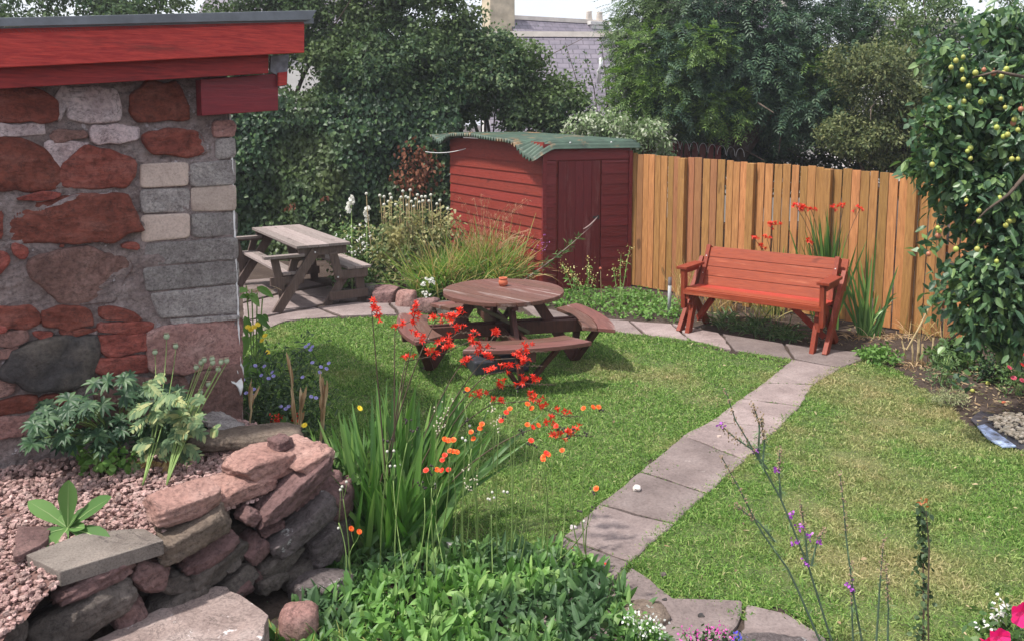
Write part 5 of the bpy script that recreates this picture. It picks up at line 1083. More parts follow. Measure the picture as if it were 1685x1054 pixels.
for hi_, hl in enumerate(heads):
    x0, y0, _ = hl[0]; Yh_ = 3.75 + .11 * (hi_ * 3 % 5) if y0 > 690 else 4.15 + .05 * (hi_ % 3); tops = [AT(x, y, Yh_) for x, y, c in hl]
    bx = np.clip(x0 + random.gauss(-5, 22), 590, 1010); by = min(975, max(915, 930 + (y0 > 760) * 30 + random.gauss(0, 12))) if x0 < 1000 else 985
    if x0 < 600: bx, by = x0 + 5, 975
    b = G(bx, by, 0); fork = np.mean(tops, 0) + V(random.gauss(0, .01), 0, -.05 - .01 * len(hl)); ms = M(); c = (b + fork) / 2 + V(random.gauss(0, .045), random.gauss(0, .03), 0); ms.tube(curve(b, c, fork, 12), np.linspace(.0038, .0022, 12), 5)
    for tp in tops: ms.tube(curve(fork, (fork + tp) / 2 + V((tp[0] - fork[0]) * .4, 0, -.006), tp + V(0, 0, -.004), 5), .0012, 4)
    st = ms.build('flower_stem', STEMG, hk, True, off=hb0)
    for (x, y, c), tp in zip(hl, tops):
        if c < 2:
            m = M(); m.ball(tp + V(0, .004, -.006), .0065, 8, 5, (1, 1, 1.1)); m.build('calyx', BUDM, st, True, off=hb0)
        m = M()
        if c < 2: disc(m, tp, .0135, 14); o = m.build('flower_head', [ORG, ORD][c], st, off=hb0)
        elif c == 2:
            for _ in range(3): m.ball(tp + rng.normal(size=3) * .007, .0052, 7, 5, (1, 1, 1.3))
            o = m.build('bud_cluster', BUDM, st, True, off=hb0)
        else: m.ball(tp, .0072, 9, 6); o = m.build('seed_head', PUFF, st, True, off=hb0)
# airy pale-flowered stems
AIR = leafmat('cream_floret', [(.55, .50, .38), (.68, .64, .52)], .7, .2)
for k, (xs_, base_) in enumerate([([(718, 665), (733, 655), (742, 660), (725, 690), (715, 695), (740, 675)], (712, 925)), ([(812, 672), (822, 678), (818, 690), (808, 665)], (800, 920)), ([(772, 760), (785, 772), (768, 785), (780, 790), (762, 775)], (760, 935))]):
    b = G(*base_, 0); t = plant('pearlwort', ['tall airy stem with tiny cream buds left of the orange hawkweeds', 'airy stem with cream buds right of centre among the scarlet sprays', 'short airy stem with cream buds low in the hawkweed stems'][k], 'wildflower', b); m = M(); fm_ = M()
    mid = AT(xs_[0][0], xs_[0][1] + 70, 4.0); m.tube(curve(b, (b + mid) / 2 + V(.02, 0, 0), mid), .0022, 5)
    for x, y in xs_:
        e = AT(x, y, 4.0); m.tube(curve(mid, (mid + e) / 2 + V((e[0] - mid[0]) * .3, 0, -.01), e), .0012, 4)
        for _ in range(5): q = mid + (e - mid) * rng.uniform(.55, 1.05) + rng.normal(size=3) * .007; fm_.ball(q, .0042, 6, 4)
    m.build('stem', STEMG, t, off=b); fm_.build('buds', AIR, t, off=b).name = 'flower_buds'
# grasses at the lower left edge of the clump
YG = leafmat('straw_grass', [(.20, .26, .06), (.38, .38, .12), (.55, .45, .22)], .6, .25)
for k, (px, py, n, h, lb) in enumerate([(440, 1060, 90, .16, 'tuft of yellow-green dry grass at the bottom edge beside the step slab'), (540, 1075, 110, .15, 'straggly straw-coloured grass at the bottom in front of the hawkweed leaves'), (620, 1080, 80, .13, 'short pale grass blades at the bottom centre-left under the hawkweed')]):
    b = G(px, py, .0); t = plant('grass_tuft', lb, 'grass tuft', b); m = M(); tuft(m, b, n, h, .006, .5, .5, .09, .04); m.build('blades', YG, t, off=b).name = 'grass_blades'
# --- lupin by the outbuilding wall
LUP = leafmat('lupin_leaf', [(.016, .045, .024), (.028, .072, .034), (.046, .10, .044), (.085, .15, .065)], .5, .18, .4)
lb0 = G(190, 735, .5)
lp = plant('lupin', 'dark green lupin with finger-like leaves against the sandstone wall', 'lupin', lb0)
m = M(); ms = M()
for k in range(130):
    px = random.uniform(50, 330); yy = 590 + abs(px - 210) * .42; py = random.uniform(yy + 15, 752 - abs(px - 200) * .15); Yd = HIT(px, py, C0, nw)[1] - random.uniform(.05, .42)
    c = AT(px, py, Yd); 
    if c[2] < .52: c[2] = .52
    up = nrm(V(random.gauss(.1, .4), random.gauss(-.6, .35), 1)); a, b = basis(np.array([up])); nl = 9; th = np.arange(nl) / nl * 5.6 + rng.uniform(0, 6); ring = np.cos(th)[:, None] * a + np.sin(th)[:, None] * b
    L_ = random.uniform(.045, .075); m.leaves(np.repeat([c], nl, 0), ring + up * .3, up + ring * .05, L_, L_ * .30, prof=LANCE, bend=.35, fold=.3)
    if k % 3 == 0: ms.tube(curve(lb0, (lb0 + c) / 2 + V(0, 0, .08), c, 7), .003, 5)
m.build('leaves', LUP, lp, off=lb0).name = 'foliage'; ms.build('stems', STEMG, lp, off=lb0).name = 'stalks'
# soft low green leaves at its foot
LIME = leafmat('lime_leaf', [(.07, .16, .03), (.12, .24, .05), (.18, .31, .08)], .55, .3, .35)
def leafbush(name, label, cat, base, blobs, mat, nc, per, L, W, sp_=.03, prof=OVAL, stems=True, fold=.2):
    t = plant(name, label, cat, base); m = M(); leafcloud(m, blobs, nc, per, L, W, sp_, prof=prof, hang=.0, fold=fold, back=.8); o = m.build('foliage', mat, t, off=base)
    if stems:
        m = M()
        for c, r_ in blobs:
            for _ in range(3): e = np.array(c) + rng.normal(size=3) * np.array(r_) * .5; m.tube(curve(np.asarray(base), (np.asarray(base) + e) / 2 + V(0, 0, .02), e, 5), .004, 5)
        m.build('stem', STEMG, t, off=base)
    return t
b = G(175, 775, .5); leafbush('columbine', 'bright soft green low leaves on the gravel at the foot of the lupin', 'plant', b, [(b + V(-.02, 0, .05), (.09, .05, .04)), (b + V(.07, 0, .06), (.05, .04, .04)), (b + V(-.12, .05, .09), (.04, .04, .05))], LIME, 26, 4, .045, .042, .02)
# --- poppy with seed heads
POPL = leafmat('poppy_leaf', [(.07, .13, .065), (.13, .21, .10), (.22, .30, .14), (.40, .40, .18)], .6, .25, .3)
PODM = plain('seed_pod', (.34, .42, .28), .6, .15, 30); CROWN = plain('pod_cap', (.30, .25, .17), .7, .2, 30)
def pod(m, m2, c, r_=.013):
    m.ball(c, r_, 12, 8, (1, 1, 1.1)); m2.lathe([(.001, c[2] + r_ * 1.35), (r_ * .95, c[2] + r_ * 1.2), (r_ * .8, c[2] + r_ * 1.02), (.001, c[2] + r_ * 1.0)], (c[0], c[1], 0), 10)
pb0 = G(232, 800, .5); pp = plant('opium_poppy', 'fading poppy plant with lobed grey-green leaves and round seed pods in the gravel', 'poppy', pb0)
def Yw(px, py, off): return HIT(px, py, C0, nw)[1] - off
m = M(); ms = M()
for (x, y, bx) in [(274, 553, 0), (289, 569, 0), (255, 579, 0), (323, 604, 1), (336, 592, 1), (331, 596, 1), (350, 596, 1), (364, 595, 1), (373, 593, 1), (359, 607, 1), (343, 632, 1), (330, 645, 1), (251, 660, 0), (349, 590, 1)]:
    Yd = 4.55 if bx else 4.62; c = AT(x, y, Yd); b = pb0 + V(.12 * bx, .02, 0); ms.tube(curve(b, (b + c) / 2 + V(-.04 if bx else .05, 0, -.02), c + V(0, 0, -.012), 10), np.linspace(.0045, .0018, 10), 5)
    m1, m2 = M(), M(); rr = .0145 if y > 560 else .0165; pod(m1, m2, c, rr); o = m1.build('seed_pod', PODM, pp, True, off=pb0); m2.build('pod_cap', CROWN, o, off=pb0)
ms.build('stems', STEMG, pp, True, off=pb0).name = 'stalks'
def lobed(m, c, d, n, L_, W_):
    """jagged leaf: midrib with side lobes"""
    d = nrm(d); s_ = nrm(np.cross(d, n)); n = np.cross(s_, d)
    m.leaves([c], [d], [n], L_, W_ * .45, prof=LANCE, bend=.3, fold=.2)
    for k in range(5):
        t = .15 + .17 * k; p = c + d * L_ * t + V(0, 0, -.3) * L_ * t * t
        for sg in (-1, 1): m.leaves([p], [s_ * sg + d * .6], [n + s_ * sg * random.gauss(0, .5)], W_ * (.8 - abs(t - .4) * .6), W_ * .30, prof=LANCE, bend=.3)
m = M()
for k in range(46):
    x, y = random.choice([(245, 640, ), (265, 690), (300, 690), (235, 720), (290, 650), (260, 730), (310, 720), (250, 670), (225, 745), (335, 665), (285, 720), (320, 690)]); c = AT(x + random.gauss(0, 10), y + random.gauss(0, 12), 4.27 + random.gauss(0, .05))
    lobed(m, c, V(random.gauss(0, 1), random.gauss(-.5, .5), random.gauss(.1, .5)), V(random.gauss(0, .4), -.6, .8), random.uniform(.07, .13), random.uniform(.05, .075))
m.build('leaves', POPL, pp, off=pb0).name = 'foliage'
m = M(); SCR = leafmat('shrivelled_leaf', [(.24, .13, .06), (.42, .27, .12), (.52, .42, .20)], .75, .15)
for k in range(26):
    x, y = random.choice([(240, 790), (270, 785), (232, 760), (250, 800), (225, 815), (285, 790)]); c = AT(x + random.gauss(0, 8), y + random.gauss(0, 7), 4.28); c[2] = max(c[2], .53)
    lobed(m, c, V(random.gauss(0, 1), random.gauss(-.3, .5), -.5), V(random.gauss(0, .8), -.6, .5), random.uniform(.05, .08), random.uniform(.03, .05))
m.build('withered_leaves', SCR, pp, off=pb0)
# --- seedling on the grey slab
SEED = leafmat('felted_leaf', [(.045, .11, .03), (.10, .20, .052), (.16, .29, .09)], .65, .2, .25)
sb0 = G(112, 868, .53); sg_ = plant('foxglove_seedling', 'broad-leaved green seedling rosette growing at the back edge of the grey slab', 'seedling', sb0); m = M(); mv_ = M()
EGG = ((0, .15), (.2, .45), (.4, .8), (.6, 1), (.78, .88), (.92, .5), (1, .06))
for (tx, ty, dy, w) in [(113, 778, .0, .082), (42, 820, .03, .080), (189, 812, .0, .088), (182, 892, -.10, .084), (82, 910, -.14, .088), (150, 832, .05, .06), (70, 880, -.06, .05), (140, 868, -.05, .05), (98, 845, .02, .045), (128, 845, -.02, .045), (100, 830, .06, .05)]:
    e = AT(tx, ty, sb0[1] + dy); d = e - sb0; L_ = np.linalg.norm(d); nn_ = V(0, -.55, 1) if abs(d[0]) > .05 else V(.2, -1, .25); m.leaves([sb0], [d + V(0, 0, .12 * L_)], [nn_], L_, w, prof=EGG, bend=.12, fold=.22); mv_.leaves([sb0 + nrm(nn_) * .003], [d + V(0, 0, .12 * L_)], [nn_], L_ * .93, .0045, prof=((0, 1), (.5, .6), (1, .1)), bend=.12)
m.build('leaves', SEED, sg_, True, off=sb0).name = 'leaf_rosette'; mv_.build('midribs', plain('pale_midrib', (.26, .36, .14), .6), sg_, off=sb0).name = 'leaf_veins'

# ================================================================ FAR BED BY THE SHED
WHT = leafmat('white_petal', [(.72, .72, .68), (.82, .82, .78)], .55, .25)
PALEG = leafmat('pale_fading_leaf', [(.07, .12, .045), (.13, .19, .07), (.24, .26, .11), (.34, .31, .16)], .6, .3, patch=(.36, .33, .15), pscale=2.5)
MIDG = leafmat('mid_green_leaf', [(.045, .10, .028), (.085, .16, .045), (.14, .22, .07)], .5, .25)
b = G(690, 478, 0); t = plant('poppy_stand', 'tall fading stand of poppies topped with round white seed pods, left of the shed', 'poppies', b)
m = M(); blobs = [(AT(660, 385, 11.2), (.26, .25, .42)), (AT(700, 400, 11.3), (.28, .25, .45)), (AT(730, 385, 11.4), (.24, .25, .38)), (AT(665, 445, 11.1), (.25, .25, .35)), (AT(640, 420, 11.1), (.2, .2, .4))]
leafcloud(m, blobs, 330, 9, .052, .036, .05, prof=BROAD, hang=.2, back=.8); m.build('foliage', PALEG, t, off=b)
m = M(); pods = [(603, 319), (625, 322), (632, 324), (642, 320), (644, 326), (660, 325), (663, 315), (668, 324), (675, 313), (687, 321), (694, 324), (700, 324), (709, 321), (724, 330), (737, 344), (658, 330), (677, 332), (690, 333), (706, 331), (651, 337), (632, 337), (681, 340), (670, 338), (719, 336), (696, 331), (672, 326), (684, 328), (639, 332)]
hd_ = [M(), M()]
for k, (x, y) in enumerate(pods):
    c = AT(x, y, 11.2 + .1 * (k % 4)); m.tube(curve(V(c[0] + random.gauss(0, .05), c[1], .4), V(c[0] + random.gauss(0, .03), c[1], (c[2] + .4) / 2), c, 7), .0055, 4)
    q = M(); q.ball(c, .022, 10, 6); o = q.build('seed_pod', PUFF, t, True, off=b)
m.build('stems', STEMT, t, off=b).name = 'stalks'
for k, (x, y, y2, lb) in enumerate([(578, 335, 440, 'tall white hollyhock spike standing alone before the hedge, the left of two'), (603, 352, 450, 'white flowered spike just left of the poppy seed pods')]):
    b = G(x + 2, 482, 0); t = plant('hollyhock', lb, 'hollyhock', b); m = M(); top = AT(x, y - 8, 11.3); m.tube(curve(b, (b + top) / 2, top, 8), np.linspace(.012, .006, 8), 6); m.build('stem', STEMG, t, off=b)
    m = M()
    for i in range(7):
        c = AT(x + random.gauss(0, 3), y + (i - 3) * 3.6, 11.25); a_ = rand_dirs(7) + V(0, -.6, .1); m.leaves(np.repeat([c], 7, 0), a_, rand_dirs(7), .045, .05, prof=BROAD)
    m.build('flowers', WHT, t, off=b).name = 'flower_spike'; m = M(); leafcloud(m, [(AT(x, y + 70, 11.3), (.12, .12, .4))], 30, 6, .05, .035, .04, hang=0); m.build('foliage', PALEG, t, off=b)
b = G(590, 470, 0); leafbush('shrub', 'mixed leafy shrub with small cream flowers behind the weathered picnic bench', 'shrub', b, [(AT(585, 420, 11.5), (.35, .3, .38)), (AT(620, 440, 11.4), (.3, .3, .3)), (AT(560, 410, 11.6), (.2, .25, .35)), (AT(600, 455, 11.2), (.35, .3, .2))], MIDG, 320, 8, .05, .03, .05)
m = M(); P = np.array([AT(random.gauss(590, 22), random.gauss(400, 18), 11.1) for _ in range(60)]); m.leaves(np.repeat(P, 4, 0), rand_dirs(240), rand_dirs(240), .022, .018); t = plant('white_daisies', 'scatter of tiny cream flowers over the shrub behind the picnic bench', 'flowers', b); m.build('petals', WHT, t, off=b)
ORN = leafmat('ornamental_grass', [(.09, .19, .04), (.15, .27, .06), (.24, .34, .09), (.42, .38, .15)], .5, .35)
ORN2 = leafmat('golden_grass', [(.34, .30, .10), (.46, .36, .14), (.52, .34, .20)], .6, .3)
for k, (px, py, n, h, lb) in enumerate([(722, 488, 480, .98, 'lower fountain of green strap grass at the left of the grass clumps by the shed'), (795, 480, 760, 1.12, 'big upright clump of green and gold ornamental grass in front of the shed side')]):
    b = G(px, py, 0); t = plant('ornamental_grass', lb, 'ornamental grass', b); m = M(); tuft(m, b, n, h, .014, .42, .42, .18, .12, prof=LONG, fold=.15); m.build('blades', ORN, t, off=b).name = 'grass_blades'
    m = M(); tuft(m, b + V(.12, 0, 0), n // 4, h * 1.12, .009, .42, .42, .16, .12, prof=LONG); m.build('golden_blades', ORN2, t, off=b)
    if k:
        m = M(); m2 = M()
        for i in range(34):
            e = AT(random.uniform(745, 885), random.uniform(318, 400), 10.9 + random.gauss(0, .1)); e = e; c = (b + e) / 2 + V((b[0] - e[0]) * .3, 0, .35); p = curve(b, c, e, 9); m.tube(p, .0022, 3)
            q = p[5:]; P = np.repeat(q, 5, 0) + rng.normal(size=(len(q) * 5, 3)) * .012; m2.leaves(P, rand_dirs(len(P), -1.0), rand_dirs(len(P)), .045, .004, prof=SIMPLE, bend=.4)
        PLM = leafmat('seed_plume', [(.42, .22, .14), (.52, .32, .20), (.6, .45, .30)], .7, .3); m.build('plume_stems', PLM, t, off=b).name = 'plume_stalks'; m2.build('seed_plumes', PLM, t, off=b)
b = G(712, 492, 0); t = leafbush('campion', 'low green plant with clusters of white flowers at the front edge of the far bed', 'flowers', b, [(b + V(-.1, 0, .08), (.22, .12, .10)), (b + V(.25, 0, .07), (.22, .12, .09)), (b + V(0, .1, .18), (.14, .1, .1))], MIDG, 110, 7, .045, .034, .03)
m = M(); P = np.array([AT(x + random.gauss(0, 3), y + random.gauss(0, 2), 9.9) for x, y in [(708, 462), (702, 484), (712, 466), (697, 468), (706, 459)] for _ in range(6)]); m.leaves(np.repeat(P, 5, 0), rand_dirs(150) + V(0, -.4, .4), rand_dirs(150), .026, .02, prof=BROAD); m.build('petals', WHT, t, off=b)
# leaning seed stalk by the shed door
b = AT(820, 470, 10.9); b[2] = 0; t = plant('buddleia_shoot', 'long leaning grey-green shoot with a faded purple plume crossing the shed corner', 'shoot', b); m = M(); e = AT(975, 370, 10.7); c = (b + e) / 2 + V(0, 0, -.12); p = curve(b, c, e, 14); m.tube(p, np.linspace(.009, .003, 14), 5)
m.tube(curve(AT(960, 377, 10.7), AT(972, 372, 10.7), AT(984, 356, 10.7), 6), [.004, .008, .010, .011, .009, .002], 6); m.build('stem', plain('dusky_plume', (.28, .20, .19), .8, .3), t, off=b)
m = M(); q = np.repeat(p[4:12], 16, 0) + rng.normal(size=(128, 3)) * .022; m.leaves(q, V(.6, 0, .5) + rng.normal(size=(128, 3)) * .6, rand_dirs(128), .09, .012, prof=LANCE); m.build('foliage', MIDG, t, off=b)
m = M(); PUR = leafmat('purple_floret', [(.20, .05, .22), (.36, .10, .38), (.50, .20, .50)], .6, .25); q = np.array([AT(888 + random.gauss(0, 8), 405 + random.gauss(0, 8), 10.85) for _ in range(40)]); m.leaves(q, rand_dirs(40), rand_dirs(40), .02, .012); m.build('florets', PUR, t, off=b)
# ragworts by the shed door
YEL = leafmat('yellow_floret', [(.62, .52, .16), (.70, .62, .30), (.45, .48, .20)], .6, .25)
def tallweed(name, label, b, tops, mat_l, mat_f, L=.05, fl=.014, dens=12, group=None):
    t = plant(name, label, 'wildflower', b, group); ms, ml, mf = M(), M(), M()
    for e in tops:
        p = curve(b + rng.normal(size=3) * (.03, .03, 0), (b + e) / 2 + rng.normal(size=3) * .03, e, 9); ms.tube(p, np.linspace(.007, .003, 9), 5)
        q = np.repeat(p[1:8], 4, 0); ml.leaves(q, rand_dirs(len(q), .3), rand_dirs(len(q)) + V(0, -.3, .8), L * rng.uniform(.6, 1.2, len(q)), L * .28, prof=LANCE, bend=.3)
        q = np.repeat(p[6:], dens, 0) + rng.normal(size=(3 * dens, 3)) * .035; mf.leaves(q, rand_dirs(len(q), .4), rand_dirs(len(q)), fl * 1.4, fl, prof=BROAD)
    ms.build('stems', STEMG, t, off=b).name = 'stalks'; ml.build('foliage', mat_l, t, off=b); mf.build('florets', mat_f, t, off=b); return t
b = G(958, 508, 0); tallweed('ragwort', 'bushy pale-flowered weed at the foot of the shed door', b, [AT(925, 432, 10.2), AT(938, 440, 10.2), AT(968, 428, 10.2), AT(948, 455, 10.2), AT(975, 455, 10.2)], LIME, YEL, .07)
b = G(1020, 505, 0); tallweed('ragwort', 'two slender pale spikes of weed against the right end of the shed', b, [AT(1037, 405, 10.3), AT(1022, 418, 10.3), AT(1010, 440, 10.3)], LIME, YEL, .05, .013, 8)
b = G(990, 500, 0); t = plant('poppy', 'single rusty seed head on a thin stalk before the shed', 'wildflower', b); m = M(); e = AT(988, 442, 10.4); m.tube(curve(b, (b + e) / 2, e, 6), .003, 4); m.build('stem', STEMT, t, off=b); m = M(); m.ball(e, .022, 8, 5); m.build('head', plain('rusty_head', (.30, .08, .05), .8), t, off=b).name = 'seed_head'
# creeping leafy cover along the bed in front of the shed and fence
m = M(); poly = [G(x, y)[:2] for x, y in [(880, 488), (960, 480), (1060, 484), (1120, 505), (1115, 530), (1040, 526), (960, 515), (900, 505)]]; P = np.array(poly); q = rng.uniform(P.min(0), P.max(0), (900, 2)); q = q[inpoly(q[:, 0], q[:, 1], poly)]; n = len(q); q = np.repeat(q, 4, 0) + rng.normal(size=(n * 4, 2)) * .02; m.leaves(np.column_stack([q, rng.uniform(0, .10, len(q))]), rand_dirs(len(q), .5), rand_dirs(len(q)) + V(0, -.3, 1.2), .05, .026, prof=OVAL, bend=.3)
props(m.build('ground_cover', LIME), 'bright green creeping leaves between the shed and the flagstone path', 'ground cover', kind='stuff')
m = M(); polys = [[(1110, 500), (1230, 470), (1400, 520), (1500, 560), (1480, 600), (1400, 575), (1290, 560), (1130, 530)], [(1480, 600), (1700, 600), (1700, 735), (1600, 690), (1530, 640)], [(600, 478), (760, 500), (860, 490), (860, 450), (640, 440)]]
for pl_ in polys:
    poly = [G(x, y)[:2] for x, y in pl_]; P = np.array(poly); q = rng.uniform(P.min(0), P.max(0), (1500, 2)); q = q[inpoly(q[:, 0], q[:, 1], poly)]; n = len(q)
    m.leaves(np.column_stack([q, rng.uniform(.003, .03, n)]), rand_dirs(n, -.2) * (1, 1, .3), rand_dirs(n) + V(0, 0, 1), rng.uniform(.02, .09, n), rng.uniform(.004, .02, n), prof=SIMPLE, bend=.1)
LITT = leafmat('leaf_litter', [(.10, .065, .04), (.24, .16, .09), (.40, .31, .19), (.14, .17, .06)], .85, .1); props(m.build('leaf_litter', LITT), 'dead leaves, twigs and crumbs scattered on the dark soil of the beds', 'leaf litter', kind='stuff')

# ================================================================ PLANTS AROUND THE RED BENCH
UND = leafmat('dark_strap_leaf', [(.045, .095, .030), (.08, .15, .05), (.13, .21, .08)], .45, .25)
b = G(1255, 548, 0); t = plant('strap_leaf_clump', 'dark strappy leaves spilling out from under the red bench', 'plant', b); m = M()
for px, py in [(1185, 535), (1215, 542), (1245, 548), (1275, 553), (1305, 558), (1200, 525), (1240, 535), (1290, 545)]: tuft(m, G(px, py, 0), 44, .30, .013, .75, .75, .05, .05, prof=LONG)
m.build('leaves', UND, t, off=b).name = 'foliage'
def fencegrass(px, py, n, h, lb, mat, lean=.3, w=.008):
    b = G(px, py, 0); t = plant('dry_grass_clump', lb, 'grass clump', b); m = M(); tuft(m, b, n, h, w, lean, .35, .10, .05, prof=LONG); m.build('blades', mat, t, off=b).name = 'grass_blades'
fencegrass(1130, 498, 60, .80, 'sparse golden dry grass against the fence left of the bench', ORN2); fencegrass(1188, 512, 90, .95, 'tall straw grass rising behind the left half of the red bench', ORN2)
fencegrass(1265, 525, 60, .75, 'short yellow-green grass peeping over the middle of the bench back', YG)
def farcroc(px, py, n, tops, tips, lb):
    b = G(px, py, 0); t = plant('crocosmia', lb, 'crocosmia', b); m = M()
    for k in range(n):
        e = AT(*random.choice(tops), b[1] + random.gauss(0, .1)) + V(random.gauss(0, .07), 0, random.gauss(0, .08)); d = e - b; L_ = np.linalg.norm(d); m.leaves([b + V(random.gauss(0, .05), random.gauss(0, .04), 0)], [d + V(0, 0, .05)], [V(random.gauss(0, .8), -1, 0)], L_, random.uniform(.02, .035), prof=LONG, bend=.12, fold=.15)
    m.build('leaves', CROC, t, off=b).name = 'foliage'
    for (x, y, s_) in tips:
        e = AT(x, y, b[1] - .1); ms = M(); ms.tube(curve(b, (b + e) / 2 + V((b[0] - e[0]) * .3, 0, .2), e, 8), .003, 4); st = ms.build('flower_stem', STEMD, t, off=b); m = M(); spray(m, e, V(1, 0, 0), int(5 * s_) + 2, 1.5); m.build('flower', REDF, st, off=b)
farcroc(1362, 538, 64, [(1345, 350), (1320, 350), (1380, 355), (1360, 370), (1330, 380), (1395, 365), (1350, 325), (1375, 400), (1305, 395)], [(1322, 343, 2), (1310, 340, 1), (1335, 346, 1), (1372, 342, 1), (1388, 340, .6), (1415, 344, .8), (1330, 398, .8)], 'tall crocosmia with sword leaves and red flowers behind the right end of the bench')
farcroc(1275, 518, 22, [(1250, 400), (1290, 410), (1300, 430), (1240, 420)], [(1268, 372, 1.2), (1280, 370, .8), (1243, 395, 1.2), (1262, 393, 1), (1252, 405, .8)], 'smaller crocosmia with a few red flowers behind the middle of the bench')
b = G(1428, 555, 0); t = plant('iris_clump', 'arching pale-edged iris leaves beside the right end of the red bench', 'iris', b); m = M()
for (x, y, bd) in [(1395, 440, .1), (1415, 430, .1), (1440, 400, .1), (1450, 395, .3), (1480, 430, .5), (1490, 450, .6), (1430, 470, .2), (1405, 470, .1), (1390, 420, .1), (1470, 500, .8), (1445, 450, .3), (1420, 400, .1), (1410, 500, .2), (1460, 470, .5), (1385, 470, 0)]:
    for _ in range(2): e = AT(x + random.gauss(0, 6), y + random.gauss(0, 10), b[1] + .05); d = e - b; L_ = np.linalg.norm(d) * 1.1; m.leaves([b + V(random.gauss(0, .05), 0, 0)], [d + V(0, 0, bd * L_ * .6)], [V(random.gauss(0, .5), -1, .3)], L_, .028, prof=LONG, bend=bd, fold=.2)
m.build('leaves', CROC, t, off=b).name = 'foliage'; m = M(); tuft(m, b + V(.1, 0, 0), 130, .26, .008, 1.2, 1.1, .22, .07, prof=LONG); m.build('dead_leaves', DRYL, t, off=b)
leafbush('low_bush', 'low bright green leafy plant at the lawn edge right of the bench', 'plant', G(1447, 598), [(G(1447, 598) + V(0, 0, .07), (.16, .10, .09)), (G(1430, 590) + V(0, 0, .05), (.08, .08, .06))], LIME, 90, 8, .05, .022, .03)
b = G(1510, 600, 0); t = plant('cut_stalks', 'bunch of broken straw-coloured stalks standing in the soil under the plum tree', 'dead stalks', b); m = M()
for (x0, y0, x1, y1, r_) in [(1502, 600, 1500, 560, .008), (1508, 604, 1512, 555, .011), (1516, 606, 1518, 565, .010), (1492, 575, 1528, 508, .009), (1490, 590, 1484, 560, .007), (1532, 585, 1536, 555, .008), (1515, 600, 1508, 545, .006)]: m.tube(np.array([AT(x0, y0, b[1]), AT((x0 + x1) / 2 + 1, (y0 + y1) / 2, b[1] - .02), AT(x1, y1, b[1])]), r_, 5)
m.build('stalks', STEMT, t, off=b); m = M(); tuft(m, b, 120, .16, .007, 1.4, 1.0, .12, .05, prof=LONG); m.build('dead_leaves', DRYL, t, off=b)
b = G(1530, 560, 0); t = plant('dry_grass_clump', 'thin golden stems against the fence boards just left of the plum foliage', 'grass clump', b); m = M(); tuft(m, b, 46, .36, .007, .4, .3, .2, .03, prof=LONG); m.build('blades', ORN2, t, off=b).name = 'grass_blades'
HEA = leafmat('grey_green_sprig', [(.13, .17, .08), (.24, .27, .13), (.36, .36, .20)], .6, .2)
leafbush('lavender', 'small rounded grey-green bush at the corner of the lawn under the plum tree', 'shrub', G(1563, 668), [(G(1563, 668) + V(0, 0, .06), (.13, .10, .08))], HEA, 130, 9, .03, .006, .02)
leafbush('dark_bush', 'upright dark wispy plant just behind the rounded grey-green bush', 'shrub', G(1548, 635), [(G(1548, 635) + V(0, 0, .12), (.09, .07, .13)), (G(1560, 625) + V(.0, 0, .2), (.05, .05, .08))], UND, 70, 8, .035, .010, .03)
leafbush('hellebore', 'low broad dark green leaves below the hanging plum branch', 'plant', G(1568, 605), [(G(1568, 605) + V(0, 0, .12), (.22, .12, .12))], MIDG, 80, 8, .055, .034, .03)
# red rose and daisies by the fence at right
CRIM = leafmat('crimson_petal', [(.60, .012, .02), (.80, .02, .03), (.88, .05, .06)], .45, .2); RPINK = leafmat('dusky_pink_petal', [(.42, .05, .09), (.62, .10, .16)], .5, .2)
b = G(1648, 628, 0); t = leafbush('rose_bush', 'dark-leaved bush with one large bright red bloom by the fence at right', 'rose', b, [(b + V(0, 0, .15), (.20, .12, .16)), (b + V(-.12, 0, .1), (.12, .1, .1)), (b + V(.05, 0, .32), (.1, .08, .1))], IVY, 110, 8, .05, .024, .035); m = M(); c = AT(1645, 575, b[1] - .12)
for rr, k in ((.036, 9), (.026, 8), (.014, 6)): th = np.arange(k) / k * 6.28 + rr * 50; ring = np.stack([np.cos(th), -.45 + 0 * th, np.sin(th)], 1); m.leaves(np.repeat([c], k, 0), ring + V(0, -.4 + rr * 8, 0), V(0, -1, .2) + ring * .2, rr, rr * .9, prof=BROAD)
m.build('flower', CRIM, t, off=b)
b = G(1672, 650, 0); t = leafbush('cosmos', 'loose plant with small dusky red daisies at the right edge of the soil', 'flowers', b, [(b + V(0, 0, .14), (.14, .1, .15)), (b + V(.1, 0, .26), (.12, .1, .12))], MIDG, 70, 8, .04, .014, .03)
for x, y in [(1661, 604), (1668, 621), (1668, 580), (1681, 582), (1683, 600), (1655, 560), (1676, 563), (1682, 625)]:
    c = AT(x, y, b[1] - .12); m = M(); disc(m, c, .022, 12); m.build('flower', RPINK if y > 600 else CRIM, t, off=b)
# pale stone chippings on dark sheet, right edge
c = G(1660, 712, .01); LIN = plain('dark_liner', (.055, .055, .07), .45, .4, 8); m = M(); w = [G(x, y, .012) - c for x, y in [(1597, 690), (1612, 676), (1650, 684), (1700, 690), (1760, 760), (1690, 745), (1640, 722), (1612, 706)]]; m.prism(w[::-1] if np.cross(w[1] - w[0], w[2] - w[1])[2] < 0 else w, (0, 0, .008)); o = m.build('liner_sheet', LIN); o.location = tuple(c); props(o, 'dark plastic sheet corner lying on the soil under the pale chippings', 'plastic sheet')
m = M(); w = [G(x, y, .022) - c for x, y in [(1608, 702), (1620, 699), (1640, 712), (1672, 735), (1650, 736), (1625, 722)]]; m.prism(w, (0, 0, .01)); BLU = plain('blue_white_sack', (.30, .38, .55), .4, .8, 20, .5); o = m.build('sack_edge', BLU); o.location = tuple(c); props(o, 'crumpled blue and white plastic sack edge beside the pale chippings', 'sack')
